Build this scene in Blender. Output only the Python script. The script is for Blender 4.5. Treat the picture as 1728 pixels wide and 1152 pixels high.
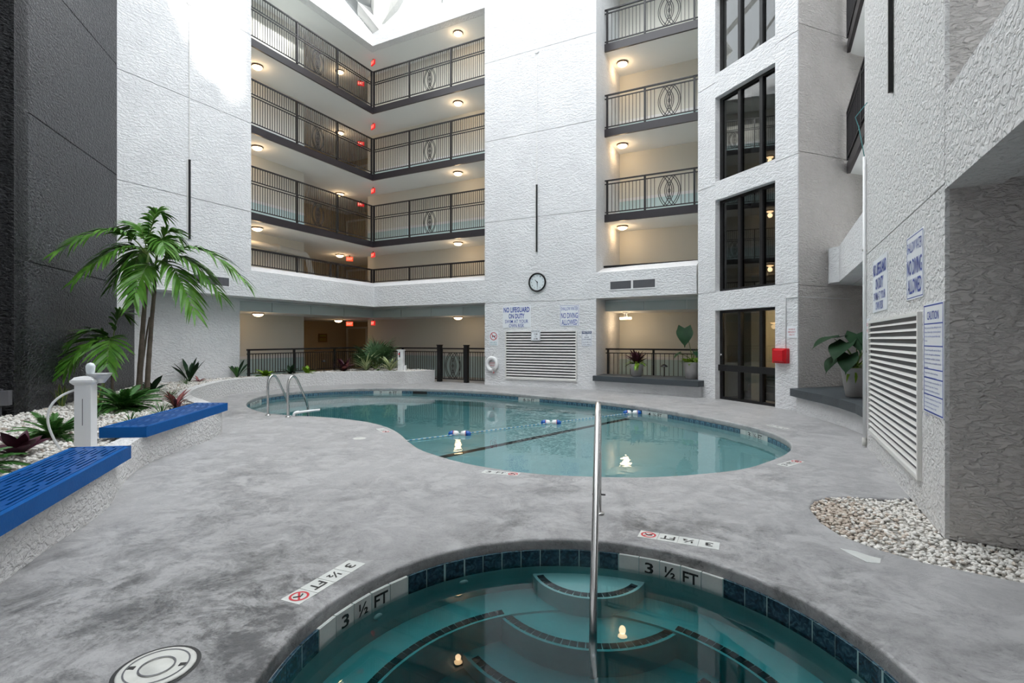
import bpy, bmesh, math, random
from math import radians as R, sin, cos, pi
from mathutils import Vector, Matrix
import numpy as np

for o in list(bpy.data.objects): bpy.data.objects.remove(o)
S = bpy.context.scene
COL = S.collection

# ------------------------------------------------------------------ camera, sky, sun, exposure
cam = bpy.data.cameras.new('camera'); camo = bpy.data.objects.new('camera', cam); COL.objects.link(camo)
camo.location = (0, 0, 1.6); camo.rotation_euler = (R(90), 0, R(27.2))
cam.sensor_width = 36; cam.lens = 36 * 862 / 1728; cam.shift_y = -4 / 1728; cam.clip_start = .05
S.camera = camo
W = bpy.data.worlds.new('sky'); S.world = W; W.use_nodes = True
W.node_tree.nodes['Background'].inputs[0].default_value = (.965, .98, 1, 1)
W.node_tree.nodes['Background'].inputs[1].default_value = 6.2
sun = bpy.data.lights.new('sun', 'SUN'); sun.energy = 22; sun.angle = R(2.2); sun.color = (1, .97, .92)
suno = bpy.data.objects.new('sun', sun); COL.objects.link(suno)
suno.rotation_euler = Vector((-1, 0, -.36)).to_track_quat('-Z', 'Y').to_euler()
suno.location = (10, 9, 24)
S.view_settings.view_transform = 'Standard'; S.view_settings.look = 'None'
S.view_settings.gamma = 1; S.view_settings.use_curve_mapping = False; S.view_settings.exposure = 0.22

# ------------------------------------------------------------------ materials
def srgb(h):
    c = [int(h[i:i + 2], 16) / 255 for i in (0, 2, 4)]
    return tuple((x / 12.92 if x <= .04045 else ((x + .055) / 1.055) ** 2.4) for x in c) + (1,)
MATS = {}
def mat(name, col, rough=.6, metal=0, col2=None, vscale=3, vlo=.35, vhi=.7, bump=0, bscale=30, bstretch=(1, 1, 1), bdist=.02, emit=None, estr=0, spec=.5, detail=4, blo=.2, bhi=.8):
    m = bpy.data.materials.new(name); m.use_nodes = True; nt = m.node_tree; p = nt.nodes['Principled BSDF']
    col = srgb(col) if isinstance(col, str) else col
    p.inputs['Base Color'].default_value = col; p.inputs['Roughness'].default_value = rough
    p.inputs['Metallic'].default_value = metal; p.inputs['Specular IOR Level'].default_value = spec
    tc = nt.nodes.new('ShaderNodeTexCoord')
    if col2:
        col2 = srgb(col2) if isinstance(col2, str) else col2
        n = nt.nodes.new('ShaderNodeTexNoise'); n.inputs['Scale'].default_value = vscale; n.inputs['Detail'].default_value = 6; n.inputs['Roughness'].default_value = .65
        nt.links.new(tc.outputs['Object'], n.inputs['Vector'])
        r = nt.nodes.new('ShaderNodeValToRGB'); r.color_ramp.elements[0].position = vlo; r.color_ramp.elements[1].position = vhi
        r.color_ramp.elements[0].color = col; r.color_ramp.elements[1].color = col2
        nt.links.new(n.outputs['Fac'], r.inputs[0]); nt.links.new(r.outputs[0], p.inputs['Base Color'])
    if bump:
        mp = nt.nodes.new('ShaderNodeMapping'); mp.inputs['Scale'].default_value = bstretch
        nt.links.new(tc.outputs['Object'], mp.inputs[0])
        n = nt.nodes.new('ShaderNodeTexNoise'); n.inputs['Scale'].default_value = bscale; n.inputs['Detail'].default_value = detail; n.inputs['Distortion'].default_value = .6
        nt.links.new(mp.outputs[0], n.inputs['Vector'])
        rr = nt.nodes.new('ShaderNodeMapRange'); rr.inputs[1].default_value = blo; rr.inputs[2].default_value = bhi; rr.interpolation_type = 'SMOOTHSTEP'
        nt.links.new(n.outputs['Fac'], rr.inputs[0])
        b = nt.nodes.new('ShaderNodeBump'); b.inputs['Strength'].default_value = bump; b.inputs['Distance'].default_value = bdist
        nt.links.new(rr.outputs[0], b.inputs['Height']); nt.links.new(b.outputs[0], p.inputs['Normal'])
    if emit:
        p.inputs['Emission Color'].default_value = srgb(emit) if isinstance(emit, str) else emit; p.inputs['Emission Strength'].default_value = estr
    MATS[name] = m; return m

STUC = dict(bump=.55, bscale=11, bstretch=(1, 1, 2.0), bdist=.022, blo=.38, bhi=.62, detail=5)
white = mat('white_stucco', (.74, .74, .745, 1), .75, col2=(.66, .66, .67, 1), vscale=1.2, **STUC)
white_near = mat('white_stucco_coarse', (.70, .69, .68, 1), .7, bump=.75, bscale=17, bstretch=(1, 1, 1.3), bdist=.022, blo=.36, bhi=.62, detail=4)
shaded_white = mat('white_stucco_shaded', (.66, .625, .60, 1), .75, col2=(.59, .56, .535, 1), vscale=2, bump=.9, bscale=13, bstretch=(1, 1, 2.2), bdist=.024, blo=.36, bhi=.62, detail=4)  # white stucco with its warm shade put into the colour
dark = mat('charcoal_stucco', (.012, .0135, .018, 1), .30, bump=1.0, bscale=17, bstretch=(1, 1, 1.7), bdist=.03, blo=.3, bhi=.65, detail=4, spec=.6)
wplain = mat('white_paint', (.74, .74, .74, 1), .5)
joint = mat('plain_grey', (.42, .42, .42, 1), .9)  # even grey for the ground slab and drain rim
ceilm = mat('soffit_paint', (.78, .79, .78, 1), .8)
beige = mat('corridor_wall_paint', (.68, .665, .60, 1), .7)
beige2 = mat('lobby_wall_paint', (.46, .38, .25, 1), .7)
tealw = mat('wainscot_paint', (.50, .64, .65, 1), .6)
tealp = mat('duct_enclosure_paint', (.50, .55, .54, 1), .6)
black = mat('black_metal', (.009, .009, .010, 1), .45, spec=.35)
bronze = mat('dark_bronze_metal', (.016, .014, .016, 1), .4, spec=.4)
slabm = mat('dark_slab_edge', (.024, .020, .024, 1), .36, spec=.5)
sill = mat('charcoal_board', (.045, .055, .063, 1), .5, bump=.2, bscale=8, bstretch=(1, 1, 6))
steel = mat('stainless_steel', (.62, .61, .60, 1), .22, metal=1)
blue = mat('blue_paint', (.001, .068, .27, 1), .36, col2=(.002, .085, .32, 1), vscale=6, bump=.08, bscale=30, spec=.5)
blueb = mat('blue_board_paint', (.001, .082, .30, 1), .55, col2=(.002, .095, .34, 1), vscale=6, bump=.08, bscale=30, spec=.15)
blued = mat('blue_chipped', (.02, .05, .12, 1), .6)
pvc = mat('white_pvc', (.80, .80, .80, 1), .35)
fmet = mat('louver_metal', (.72, .71, .68, 1), .5)
darkin = mat('dark_interior', (.02, .02, .02, 1), .9)
redp = mat('red_plastic', (.55, .01, .018, 1), .3)
signw = mat('sign_white', (.80, .82, .85, 1), .35)
signb = mat('sign_blue', (.015, .05, .33, 1), .5)
signn = mat('sign_navy', (.012, .03, .12, 1), .5)
signr = mat('sign_red', (.5, .02, .03, 1), .5)
signg = mat('sign_teal', (.10, .35, .36, 1), .5)
blackp = mat('black_print', (.012, .012, .012, 1), .5)
clockf = mat('clock_face', (.72, .78, .80, 1), .3)
brass = mat('plaque_brown', (.20, .11, .03, 1), .4)
tilew = mat('marker_tile', (.62, .63, .60, 1), .35, col2=(.52, .54, .52, 1), vscale=8)
plast = mat('pool_plaster', (.56, .71, .71, 1), .7, col2=(.50, .65, .65, 1), vscale=2)
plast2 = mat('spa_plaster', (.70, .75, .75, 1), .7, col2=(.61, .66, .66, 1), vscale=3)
plast_shaded = mat('spa_plaster_shaded', (.34, .50, .50, 1), .7, col2=(.28, .43, .43, 1), vscale=3)  # spa plaster with the dimness of walls and floor put into its colour
btile = mat('black_trim_tile', (.008, .010, .016, 1), .3)
grout = mat('grout', (.35, .40, .42, 1), .8)
skim = mat('skimmer_plastic', (.60, .60, .56, 1), .5, col2=(.50, .50, .47, 1), vscale=9)
potm = mat('pot_glaze', (.36, .34, .33, 1), .45, col2=(.30, .285, .28, 1), vscale=4)
soil = mat('soil', (.03, .022, .015, 1), .9)
lampm = mat('lamp_glass', (1, .9, .75, 1), .3, emit=(1, .66, .34, 1), estr=9)
fluor = mat('lamp_tube', (1, .95, .85, 1), .3, emit=(1, .76, .46, 1), estr=9)
lampr = mat('lamp_rim', (.16, .10, .06, 1), .35, metal=.7)
exitm = mat('exit_sign_lit', (.5, .01, .01, 1), .4, emit=(1, .015, .02, 1), estr=.55)
exito = mat('exit_sign_orange', (.5, .02, .01, 1), .4, emit=(1, .10, .03, 1), estr=.9)
exitl = mat('exit_letters', (.8, .5, .4, 1), .4, emit=(1, .35, .25, 1), estr=1.3)
pipe = mat('grey_pipe', (.55, .54, .50, 1), .5)
bluef = mat('float_blue', (.006, .10, .42, 1), .3)
ropeb = mat('rope_blue', (.10, .35, .60, 1), .7)
glob = mat('clear_globe', (.75, .80, .82, 1), .12)
trunkm = mat('palm_bark', (.20, .155, .125, 1), .8, col2=(.13, .11, .08, 1), vscale=6, bump=.4, bscale=12, bstretch=(1, 1, 4))
bowl = mat('galvanised', (.55, .56, .57, 1), .35, metal=.6)
boxg = mat('grey_box', (.10, .10, .11, 1), .5)
sbeam = mat('skylight_frame', (.62, .62, .60, 1), .6)
pebm = mat('white_pebbles', (.74, .72, .68, 1), .7, col2=(.56, .50, .44, 1), vscale=22, vlo=.45, vhi=.75)
pebd = mat('stained_pebbles', (.62, .55, .47, 1), .75, col2=(.32, .24, .19, 1), vscale=18, vlo=.38, vhi=.7)
sandm = mat('bed_sand', (.40, .38, .35, 1), .9)

def leafm(n, c, c2, sc=5, rough=.5):
    m = mat(n, c, rough, col2=c2, vscale=sc, spec=.3); return m
lgreen = leafm('leaf_green', (.030, .095, .018, 1), (.055, .15, .03, 1))
lpalm = leafm('leaf_palm', (.045, .15, .016, 1), (.11, .26, .030, 1), 3, .38)
ldark = leafm('leaf_dark', (.010, .030, .014, 1), (.02, .05, .022, 1)); ldark.node_tree.nodes['Principled BSDF'].inputs['Specular IOR Level'].default_value = .08
llime = leafm('leaf_lime', (.22, .36, .02, 1), (.12, .25, .02, 1), 9)
lpurp = leafm('leaf_purple', (.030, .008, .016, 1), (.07, .012, .03, 1))
lpink = leafm('leaf_pink', (.30, .03, .09, 1), (.34, .20, .12, 1), 7)
lfern = leafm('leaf_fern', (.025, .10, .018, 1), (.06, .18, .03, 1))
lstripe = leafm('leaf_striped', (.62, .64, .38, 1), (.26, .36, .14, 1), 14)
lsnake = leafm('leaf_snake', (.035, .075, .030, 1), (.10, .15, .05, 1), 12)
lyel = leafm('leaf_yellow_edge', (.36, .37, .05, 1), (.28, .30, .05, 1))
lfan = leafm('leaf_fan', (.06, .13, .055, 1), (.12, .21, .10, 1), 4)

def deck_material():
    m = bpy.data.materials.new('deck_concrete'); m.use_nodes = True; nt = m.node_tree; p = nt.nodes['Principled BSDF']
    N = nt.nodes.new; L = nt.links.new
    tc = N('ShaderNodeTexCoord')
    def noise(sc, det, rgh, dist=0):
        n = N('ShaderNodeTexNoise'); n.inputs['Scale'].default_value = sc; n.inputs['Detail'].default_value = det
        n.inputs['Roughness'].default_value = rgh; n.inputs['Distortion'].default_value = dist
        L(tc.outputs['Object'], n.inputs['Vector']); return n.outputs['Fac']
    def rng(x, a, b, lo=0, hi=1):
        r = N('ShaderNodeMapRange'); r.inputs[1].default_value = a; r.inputs[2].default_value = b; r.inputs[3].default_value = lo; r.inputs[4].default_value = hi
        L(x, r.inputs[0]); return r.outputs[0]
    def mul(a, b, op='MULTIPLY'):
        x = N('ShaderNodeMath'); x.operation = op; L(a, x.inputs[0])
        if isinstance(b, (int, float)): x.inputs[1].default_value = b
        else: L(b, x.inputs[1])
        return x.outputs[0]
    big = rng(noise(.45, 4, .6, .4), .40, .64); mid = rng(noise(2.6, 13, .80, .5), .46, .62); mid2 = rng(noise(6.5, 12, .82, .3), .47, .60)
    pit = rng(noise(34, 8, .75), .56, .66)
    st = mul(mul(mid, .62), mul(mul(mid2, .38), 0, 'ADD'), 'ADD')
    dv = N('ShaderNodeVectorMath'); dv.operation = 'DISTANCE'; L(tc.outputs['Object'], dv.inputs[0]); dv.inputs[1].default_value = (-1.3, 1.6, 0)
    damp_shade = mul(rng(dv.outputs['Value'], 1.6, 4.3, 1, 0), rng(noise(.9, 6, .7, .8), .34, .62, .35, 1))  # damp stain plus foreground shade, both put into the colour around the spa
    st = mul(st, mul(mul(big, .62), .25, 'ADD'))
    st = mul(mul(st, mul(mul(damp_shade, .9), 1.0, 'ADD')), mul(damp_shade, .36), 'ADD')
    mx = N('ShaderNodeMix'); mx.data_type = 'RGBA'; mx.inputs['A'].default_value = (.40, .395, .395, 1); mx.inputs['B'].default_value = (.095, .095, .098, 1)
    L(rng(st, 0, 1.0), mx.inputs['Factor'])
    mx2 = N('ShaderNodeMix'); mx2.data_type = 'RGBA'; mx2.inputs['B'].default_value = (.05, .05, .052, 1)
    L(mx.outputs['Result'], mx2.inputs['A']); L(mul(pit, mul(st, 1.1)), mx2.inputs['Factor'])
    L(mx2.outputs['Result'], p.inputs['Base Color'])
    L(rng(st, 0, 1, .55, .30), p.inputs['Roughness'])
    b = N('ShaderNodeBump'); b.inputs['Strength'].default_value = .35; b.inputs['Distance'].default_value = .012
    L(noise(26, 8, .7), b.inputs['Height']); 
    b2 = N('ShaderNodeBump'); b2.inputs['Strength'].default_value = .4; b2.inputs['Distance'].default_value = .02
    L(mid, b2.inputs['Height']); L(b.outputs[0], b2.inputs['Normal']); L(b2.outputs[0], p.inputs['Normal'])
    return m
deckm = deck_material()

def tile_material(name, c1, c2, c3, sc):
    m = bpy.data.materials.new(name); m.use_nodes = True; nt = m.node_tree; p = nt.nodes['Principled BSDF']
    tc = nt.nodes.new('ShaderNodeTexCoord'); n = nt.nodes.new('ShaderNodeTexNoise'); n.inputs['Scale'].default_value = sc; n.inputs['Detail'].default_value = 6; n.inputs['Distortion'].default_value = 1.5
    oi = nt.nodes.new('ShaderNodeObjectInfo'); ad = nt.nodes.new('ShaderNodeVectorMath'); ad.operation = 'ADD'
    nt.links.new(tc.outputs['Object'], ad.inputs[0]); nt.links.new(oi.outputs['Location'], ad.inputs[1]); nt.links.new(ad.outputs[0], n.inputs['Vector'])
    r = nt.nodes.new('ShaderNodeValToRGB'); e = r.color_ramp.elements; e[0].position = .35; e[0].color = c1; e[1].position = .68; e[1].color = c3
    x = e.new(.52); x.color = c2
    nt.links.new(n.outputs['Fac'], r.inputs[0]); nt.links.new(r.outputs[0], p.inputs['Base Color']); p.inputs['Roughness'].default_value = .16
    return m
spatile = tile_material('spa_tile_glaze', (.010, .022, .035, 1), (.022, .055, .085, 1), (.06, .12, .15, 1), 22)
pooltile = tile_material('pool_tile_glaze', (.05, .10, .145, 1), (.065, .125, .18, 1), (.10, .17, .22, 1), 12)
tilelight = mat('pool_tile_motif', (.16, .33, .42, 1), .2)

def water_material(name, dens, colr, bump, scale, stretch=(1, 1, 1)):
    m = bpy.data.materials.new(name); m.use_nodes = True; nt = m.node_tree; nt.nodes.remove(nt.nodes['Principled BSDF'])
    out = nt.nodes['Material Output']
    g = nt.nodes.new('ShaderNodeBsdfGlass'); g.inputs['IOR'].default_value = 1.333; g.inputs['Roughness'].default_value = 0
    v = nt.nodes.new('ShaderNodeVolumeAbsorption'); v.inputs['Color'].default_value = colr; v.inputs['Density'].default_value = dens
    tc = nt.nodes.new('ShaderNodeTexCoord'); mp = nt.nodes.new('ShaderNodeMapping'); mp.inputs['Scale'].default_value = stretch; n = nt.nodes.new('ShaderNodeTexNoise')
    n.inputs['Scale'].default_value = scale; n.inputs['Detail'].default_value = 2
    nt.links.new(tc.outputs['Object'], mp.inputs[0]); nt.links.new(mp.outputs[0], n.inputs['Vector'])
    b = nt.nodes.new('ShaderNodeBump'); b.inputs['Strength'].default_value = bump; b.inputs['Distance'].default_value = .05
    nt.links.new(n.outputs['Fac'], b.inputs['Height']); nt.links.new(b.outputs[0], g.inputs['Normal'])
    nt.links.new(g.outputs[0], out.inputs['Surface']); nt.links.new(v.outputs[0], out.inputs['Volume'])
    return m
poolwater = water_material('pool_water', .36, (.08, .58, .61, 1), .05, 3.0)
spawater = water_material('spa_water', 3.0, (.03, .66, .68, 1), .015, 2.0)

def glass_material(name, tint, refl=1.0, rough=0.0):
    m = bpy.data.materials.new(name); m.use_nodes = True; nt = m.node_tree; nt.nodes.remove(nt.nodes['Principled BSDF'])
    t = nt.nodes.new('ShaderNodeBsdfTransparent'); t.inputs[0].default_value = tint
    g = nt.nodes.new('ShaderNodeBsdfGlossy'); g.inputs['Roughness'].default_value = rough
    f = nt.nodes.new('ShaderNodeFresnel'); ge = nt.nodes.new('ShaderNodeNewGeometry'); io = nt.nodes.new('ShaderNodeMapRange')
    io.inputs[3].default_value = 1.5; io.inputs[4].default_value = 1 / 1.5; nt.links.new(ge.outputs['Backfacing'], io.inputs[0]); nt.links.new(io.outputs[0], f.inputs[0])
    ml = nt.nodes.new('ShaderNodeMath'); ml.operation = 'MULTIPLY'; ml.inputs[1].default_value = refl; ml.use_clamp = True
    mx = nt.nodes.new('ShaderNodeMixShader')
    nt.links.new(f.outputs[0], ml.inputs[0]); nt.links.new(ml.outputs[0], mx.inputs[0]); nt.links.new(t.outputs[0], mx.inputs[1]); nt.links.new(g.outputs[0], mx.inputs[2])
    nt.links.new(mx.outputs[0], nt.nodes['Material Output'].inputs['Surface'])
    return m
glass = glass_material('window_glass', (.35, .38, .38, 1), 2.0)
doorglass = glass_material('door_glass', (.62, .64, .62, 1), 1.2)
skyglass = glass_material('skylight_glass', (.93, .95, .96, 1), .6)
skytint = glass_material('skylight_tinted_glass', (.52, .54, .55, 1), .6)

# ------------------------------------------------------------------ geometry helpers
class MB:
    def __init__(s, M=None): s.v = []; s.f = []; s.mi = []; s.M = M; s.m = 0
    def add(s, vs, fs):
        b = len(s.v)
        if s.M is not None: vs = [tuple(s.M @ Vector(p)) for p in vs]
        s.v += [tuple(p) for p in vs]; s.f += [tuple(b + i for i in f) for f in fs]; s.mi += [s.m] * len(fs); return s
    def box(s, x0, x1, y0, y1, z0, z1):
        return s.add([(x0, y0, z0), (x1, y0, z0), (x1, y1, z0), (x0, y1, z0), (x0, y0, z1), (x1, y0, z1), (x1, y1, z1), (x0, y1, z1)],
                     [(3, 2, 1, 0), (4, 5, 6, 7), (0, 1, 5, 4), (1, 2, 6, 5), (2, 3, 7, 6), (3, 0, 4, 7)])
    def prism(s, poly, z0, z1, top=None):
        n = len(poly); t = top or poly
        a = sum(poly[i][0] * poly[(i + 1) % n][1] - poly[(i + 1) % n][0] * poly[i][1] for i in range(n))
        if a < 0: poly = poly[::-1]; t = t[::-1]
        return s.add([(p[0], p[1], z0) for p in poly] + [(p[0], p[1], z1) for p in t],
                     [tuple(range(n - 1, -1, -1)), tuple(range(n, 2 * n))] + [(i, (i + 1) % n, n + (i + 1) % n, n + i) for i in range(n)])
    def tube(s, path, r, n=8, caps=True, closed=False):
        P = [Vector(p) for p in path]; k = len(P); vs = []; fs = []
        up = None
        for i, p in enumerate(P):
            if closed: d = P[(i + 1) % k] - P[i - 1]
            else: d = (P[min(i + 1, k - 1)] - P[max(i - 1, 0)])
            d.normalize()
            if up is None:
                up = Vector((0, 0, 1)) if abs(d.z) < .9 else Vector((1, 0, 0))
            x = d.cross(up)
            if x.length < 1e-4: x = d.orthogonal()
            x.normalize(); up = x.cross(d).normalized()
            rr = r[i] if isinstance(r, (list, tuple)) else r
            vs += [tuple(p + (x * cos(2 * pi * j / n) + up * sin(2 * pi * j / n)) * rr) for j in range(n)]
        for i in range(k if closed else k - 1):
            a, b = i * n, ((i + 1) % k) * n
            fs += [(a + j, a + (j + 1) % n, b + (j + 1) % n, b + j) for j in range(n)]
        if caps and not closed: fs += [tuple(range(n - 1, -1, -1)), tuple(range((k - 1) * n, k * n))]
        return s.add(vs, fs)
    def lathe(s, prof, n=24, c=(0, 0, 0), axis='z'):
        vs = []; fs = []; k = len(prof)
        for (r, z) in prof:
            for j in range(n):
                a = 2 * pi * j / n
                p = (r * cos(a), r * sin(a), z)
                if axis == 'x': p = (z, r * cos(a), r * sin(a))
                if axis == 'y': p = (r * cos(a), -z, r * sin(a))
                vs.append((p[0] + c[0], p[1] + c[1], p[2] + c[2]))
        for i in range(k - 1):
            fs += [(i * n + j, i * n + (j + 1) % n, (i + 1) * n + (j + 1) % n, (i + 1) * n + j) for j in range(n)]
        if prof[0][0] > 1e-5: fs.append(tuple(range(n - 1, -1, -1)))
        if prof[-1][0] > 1e-5: fs.append(tuple(range((k - 1) * n, k * n)))
        return s.add(vs, fs)
    def mesh(s, name, m, smooth=False):
        me = bpy.data.meshes.new(name); me.from_pydata(s.v, [], s.f)
        for x in (m if isinstance(m, (list, tuple)) else [m]): me.materials.append(x)
        if any(s.mi): me.polygons.foreach_set('material_index', s.mi)
        if smooth: me.polygons.foreach_set('use_smooth', [True] * len(me.polygons))
        me.update(); return me
    def obj(s, name, m, parent=None, smooth=False, label=None):
        return link(name, s.mesh(name, m, smooth), parent, label)
def link(name, me, parent=None, label=None):
    o = bpy.data.objects.new(name, me); COL.objects.link(o)
    if parent: o.parent = parent
    if label: o['label'] = label
    return o
def smooth_by_angle(o, ang=35):
    bm = bmesh.new(); bm.from_mesh(o.data)
    for f in bm.faces: f.smooth = True
    for e in bm.edges:
        if len(e.link_faces) == 2 and e.calc_face_angle(0) > R(ang): e.smooth = False
    bm.to_mesh(o.data); bm.free(); return o
def thing(name, label, cat, loc=(0, 0, 0), rot=(0, 0, 0), group=None):
    o = bpy.data.objects.new(name, None); COL.objects.link(o); o.empty_display_size = .1
    o.location = loc; o.rotation_euler = rot; return tag(o, label, cat, group)
def tag(o, label, cat, group=None):
    o['label'] = label; o['category'] = cat
    if group: o['group'] = group
    return o
def struct(o, label=None, cat=None):
    o['kind'] = 'structure'
    if label: o['label'] = label
    if cat: o['category'] = cat
    return o
def rotz(a, loc=(0, 0, 0)): return Matrix.Translation(loc) @ Matrix.Rotation(a, 4, 'Z')
def catmull(pts, n=6, closed=True):
    out = []; k = len(pts)
    for i in range(k if closed else k - 1):
        g = lambda j: Vector(pts[j % k]) if closed else Vector(pts[max(0, min(k - 1, j))])
        a, b, c, d = g(i - 1), g(i), g(i + 1), g(i + 2)
        for j in range(n):
            t = j / n
            out.append(tuple(.5 * ((2 * b) + (c - a) * t + (2 * a - 5 * b + 4 * c - d) * t * t + (3 * b - a - 3 * c + d) * t ** 3)))
    if not closed: out.append(tuple(pts[-1]))
    return out
def bez(a, b, c, n):
    a, b, c = Vector(a), Vector(b), Vector(c)
    return [a * (1 - t) ** 2 + b * 2 * t * (1 - t) + c * t * t for t in [i / n for i in range(n + 1)]]
def offset_poly(P, d):
    # inward(+)/outward(-) offset of a CCW closed polygon
    k = len(P); out = []
    for i in range(k):
        a, b, c = Vector(P[i - 1][:2]), Vector(P[i][:2]), Vector(P[(i + 1) % k][:2])
        t = (c - a).normalized(); n = Vector((-t.y, t.x)); out.append((b.x + n.x * d, b.y + n.y * d))
    return out
def ccw(P):
    a = sum(P[i][0] * P[(i + 1) % len(P)][1] - P[(i + 1) % len(P)][0] * P[i][1] for i in range(len(P)))
    return P if a > 0 else P[::-1]

TCACHE = {}
def text_mesh(body, bold=0.0):
    k = (body, bold)
    if k not in TCACHE:
        c = bpy.data.curves.new('lettering', 'FONT'); c.body = body; c.resolution_u = 2; c.offset = bold
        c.fill_mode = 'FRONT'
        o = bpy.data.objects.new('lettering', c); me = bpy.data.meshes.new_from_object(o)
        v = np.array([x.co[:] for x in me.vertices]); f = [tuple(p.vertices) for p in me.polygons]
        lo, hi = v.min(0), v.max(0)
        bpy.data.objects.remove(o); bpy.data.curves.remove(c); bpy.data.meshes.remove(me)
        TCACHE[k] = ((v - (lo + hi) / 2), hi - lo, f)
    return TCACHE[k]
def letter(mb, body, cx, cy, w, h, z=0, bold=0.0, rot=0.0):
    v, d, f = text_mesh(body, bold)
    sx = (w / d[0]) if w else h / d[1]; sy = h / d[1]
    vs = [(p[0] * sx, p[1] * sy, 0) for p in v]
    ca, sa = cos(rot), sin(rot)
    mb.add([(cx + x * ca - y * sa, cy + x * sa + y * ca, z) for x, y, _ in vs], f); return mb
def plate(mb, w, h, t, r=.02, n=4, cx=0, cy=0, z=0):
    P = []
    for (qx, qy, a0) in ((w / 2 - r, h / 2 - r, 0), (-w / 2 + r, h / 2 - r, 90), (-w / 2 + r, -h / 2 + r, 180), (w / 2 - r, -h / 2 + r, 270)):
        for j in range(n + 1): P.append((cx + qx + r * cos(R(a0 + 90 * j / n)), cy + qy + r * sin(R(a0 + 90 * j / n))))
    return mb.prism(P, z, z + t)
def ringflat(mb, r0, r1, cx, cy, z, t=.002, n=32):
    vs = []; fs = []
    for j in range(n):
        a = 2 * pi * j / n
        vs += [(cx + r0 * cos(a), cy + r0 * sin(a), z), (cx + r1 * cos(a), cy + r1 * sin(a), z)]
    for j in range(n):
        k = (j + 1) % n; fs.append((2 * j, 2 * j + 1, 2 * k + 1, 2 * k))
    return mb.add(vs, fs)
def frame_rect(mb, w, h, b, z, t=.002, cx=0, cy=0):
    for (x0, x1, y0, y1) in ((-w / 2, w / 2, h / 2 - b, h / 2), (-w / 2, w / 2, -h / 2, -h / 2 + b), (-w / 2, -w / 2 + b, -h / 2 + b, h / 2 - b), (w / 2 - b, w / 2, -h / 2 + b, h / 2 - b)):
        mb.box(cx + x0, cx + x1, cy + y0, cy + y1, z, z + t)
    return mb

# ------------------------------------------------------------------ plan
Z3, Z4, Z5, ZR = 5.48, 8.29, 11.10, 13.90        # soffits of levels 3, 4, 5 and the roof
SL = .20                                          # slab edge depth
P0 = Vector((-1.9, 15.05, 0)); P1 = Vector((.46, 12.98, 0)); DA = math.atan2(P1.y - P0.y, P1.x - P0.x); DL = (P1 - P0).length
POOL = ccw(catmull([(.22, 8.6), (.12, 8.05), (-.08, 7.49), (-.36, 6.91), (-.82, 6.4), (-1.27, 6.03), (-1.63, 5.84), (-2.02, 5.69), (-2.42, 5.57), (-2.85, 5.53), (-3.3, 5.56), (-3.7, 5.64), (-4.12, 5.79), (-4.58, 6.0), (-5.11, 6.39), (-5.76, 6.92), (-6.36, 7.28), (-6.98, 7.51), (-7.73, 7.6), (-8.37, 7.57), (-8.96, 7.45), (-9.69, 7.42), (-10.51, 7.63), (-11.5, 8.15), (-12.4, 8.95), (-12.95, 9.9), (-12.95, 11), (-12.4, 12.1), (-11.34, 12.95), (-9.73, 13.45), (-8.0, 13.55), (-6.85, 13.4), (-5.7, 13.13), (-4.07, 12.75), (-2.8, 12.2), (-1.65, 11.45), (-.56, 10.5), (-.1, 9.88), (.17, 9.2)], 5))
SC = (-.85, 2.42); SRAD = 1.555
SPA = [(SC[0] + SRAD * cos(2 * pi * i / 96), SC[1] + SRAD * sin(2 * pi * i / 96)) for i in range(96)]
BED = [(1.6, 6.45), (1.25, 6.43), (1.02, 6.27), (.76, 6.22), (.5, 6.09), (.35, 5.86), (.3, 5.61), (.36, 5.22), (.49, 4.93), (.7, 4.75), (.95, 4.62), (1.3, 4.56), (1.9, 4.48), (2.6, 4.44), (4.4, 4.4), (4.4, 5.9), (1.6, 5.9)]

# ------------------------------------------------------------------ floor with its openings
def deck_mesh():
    c = bpy.data.curves.new('floor', 'CURVE'); c.dimensions = '2D'; c.fill_mode = 'BOTH'; c.extrude = .03; c.bevel_depth = .022; c.bevel_resolution = 2; c.offset = -.022
    for P in ([(-22.5, -6), (6.5, -6), (6.5, 22), (-22.5, 22)], POOL, SPA, BED):
        s = c.splines.new('POLY'); s.points.add(len(P) - 1)
        for i, p in enumerate(P): s.points[i].co = (p[0], p[1], 0, 1)
        s.use_cyclic_u = True
    o = bpy.data.objects.new('floor', c); me = bpy.data.meshes.new_from_object(o); bpy.data.objects.remove(o); bpy.data.curves.remove(c)
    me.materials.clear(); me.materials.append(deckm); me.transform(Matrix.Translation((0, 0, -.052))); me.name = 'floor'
    return me
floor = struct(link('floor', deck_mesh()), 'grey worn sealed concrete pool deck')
mb = MB(); mb.prism([(.44, 4.62), (.50, 4.53), (.59, 4.42), (.67, 4.44), (.69, 4.54), (.62, 4.56), (.55, 4.61)], -.001, .0025)
mb.obj('paint_patch', tilew, floor, label='small white paint patch on the grey deck')
MB().box(-22.5, 6.5, -6, 22, -3.2, -3.0).obj('ground_slab', joint, floor)

# ------------------------------------------------------------------ walls
def paneled(name, core_m, panel_m, M, w, thick, cuts, ucuts=None, label=None, gap=.016, pt=.03):
    """wall whose face is at local y=0 (looking to -y), local x along, joints recessed between panels"""
    core = MB(M).box(0, w, pt, thick, cuts[0], cuts[-1]).obj(name, core_m); struct(core, label)
    u = ucuts or [0, w]
    for i in range(len(cuts) - 1):
        for j in range(len(u) - 1):
            g0 = gap / 2 if i else 0; g1 = gap / 2 if i < len(cuts) - 2 else 0
            h0 = gap / 2 if j else 0; h1 = gap / 2 if j < len(u) - 2 else 0
            MB(M).box(u[j] + h0, u[j + 1] - h1, 0, pt, cuts[i] + g0, cuts[i + 1] - g1).obj('stucco_panel', panel_m, core)
    return core
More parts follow.
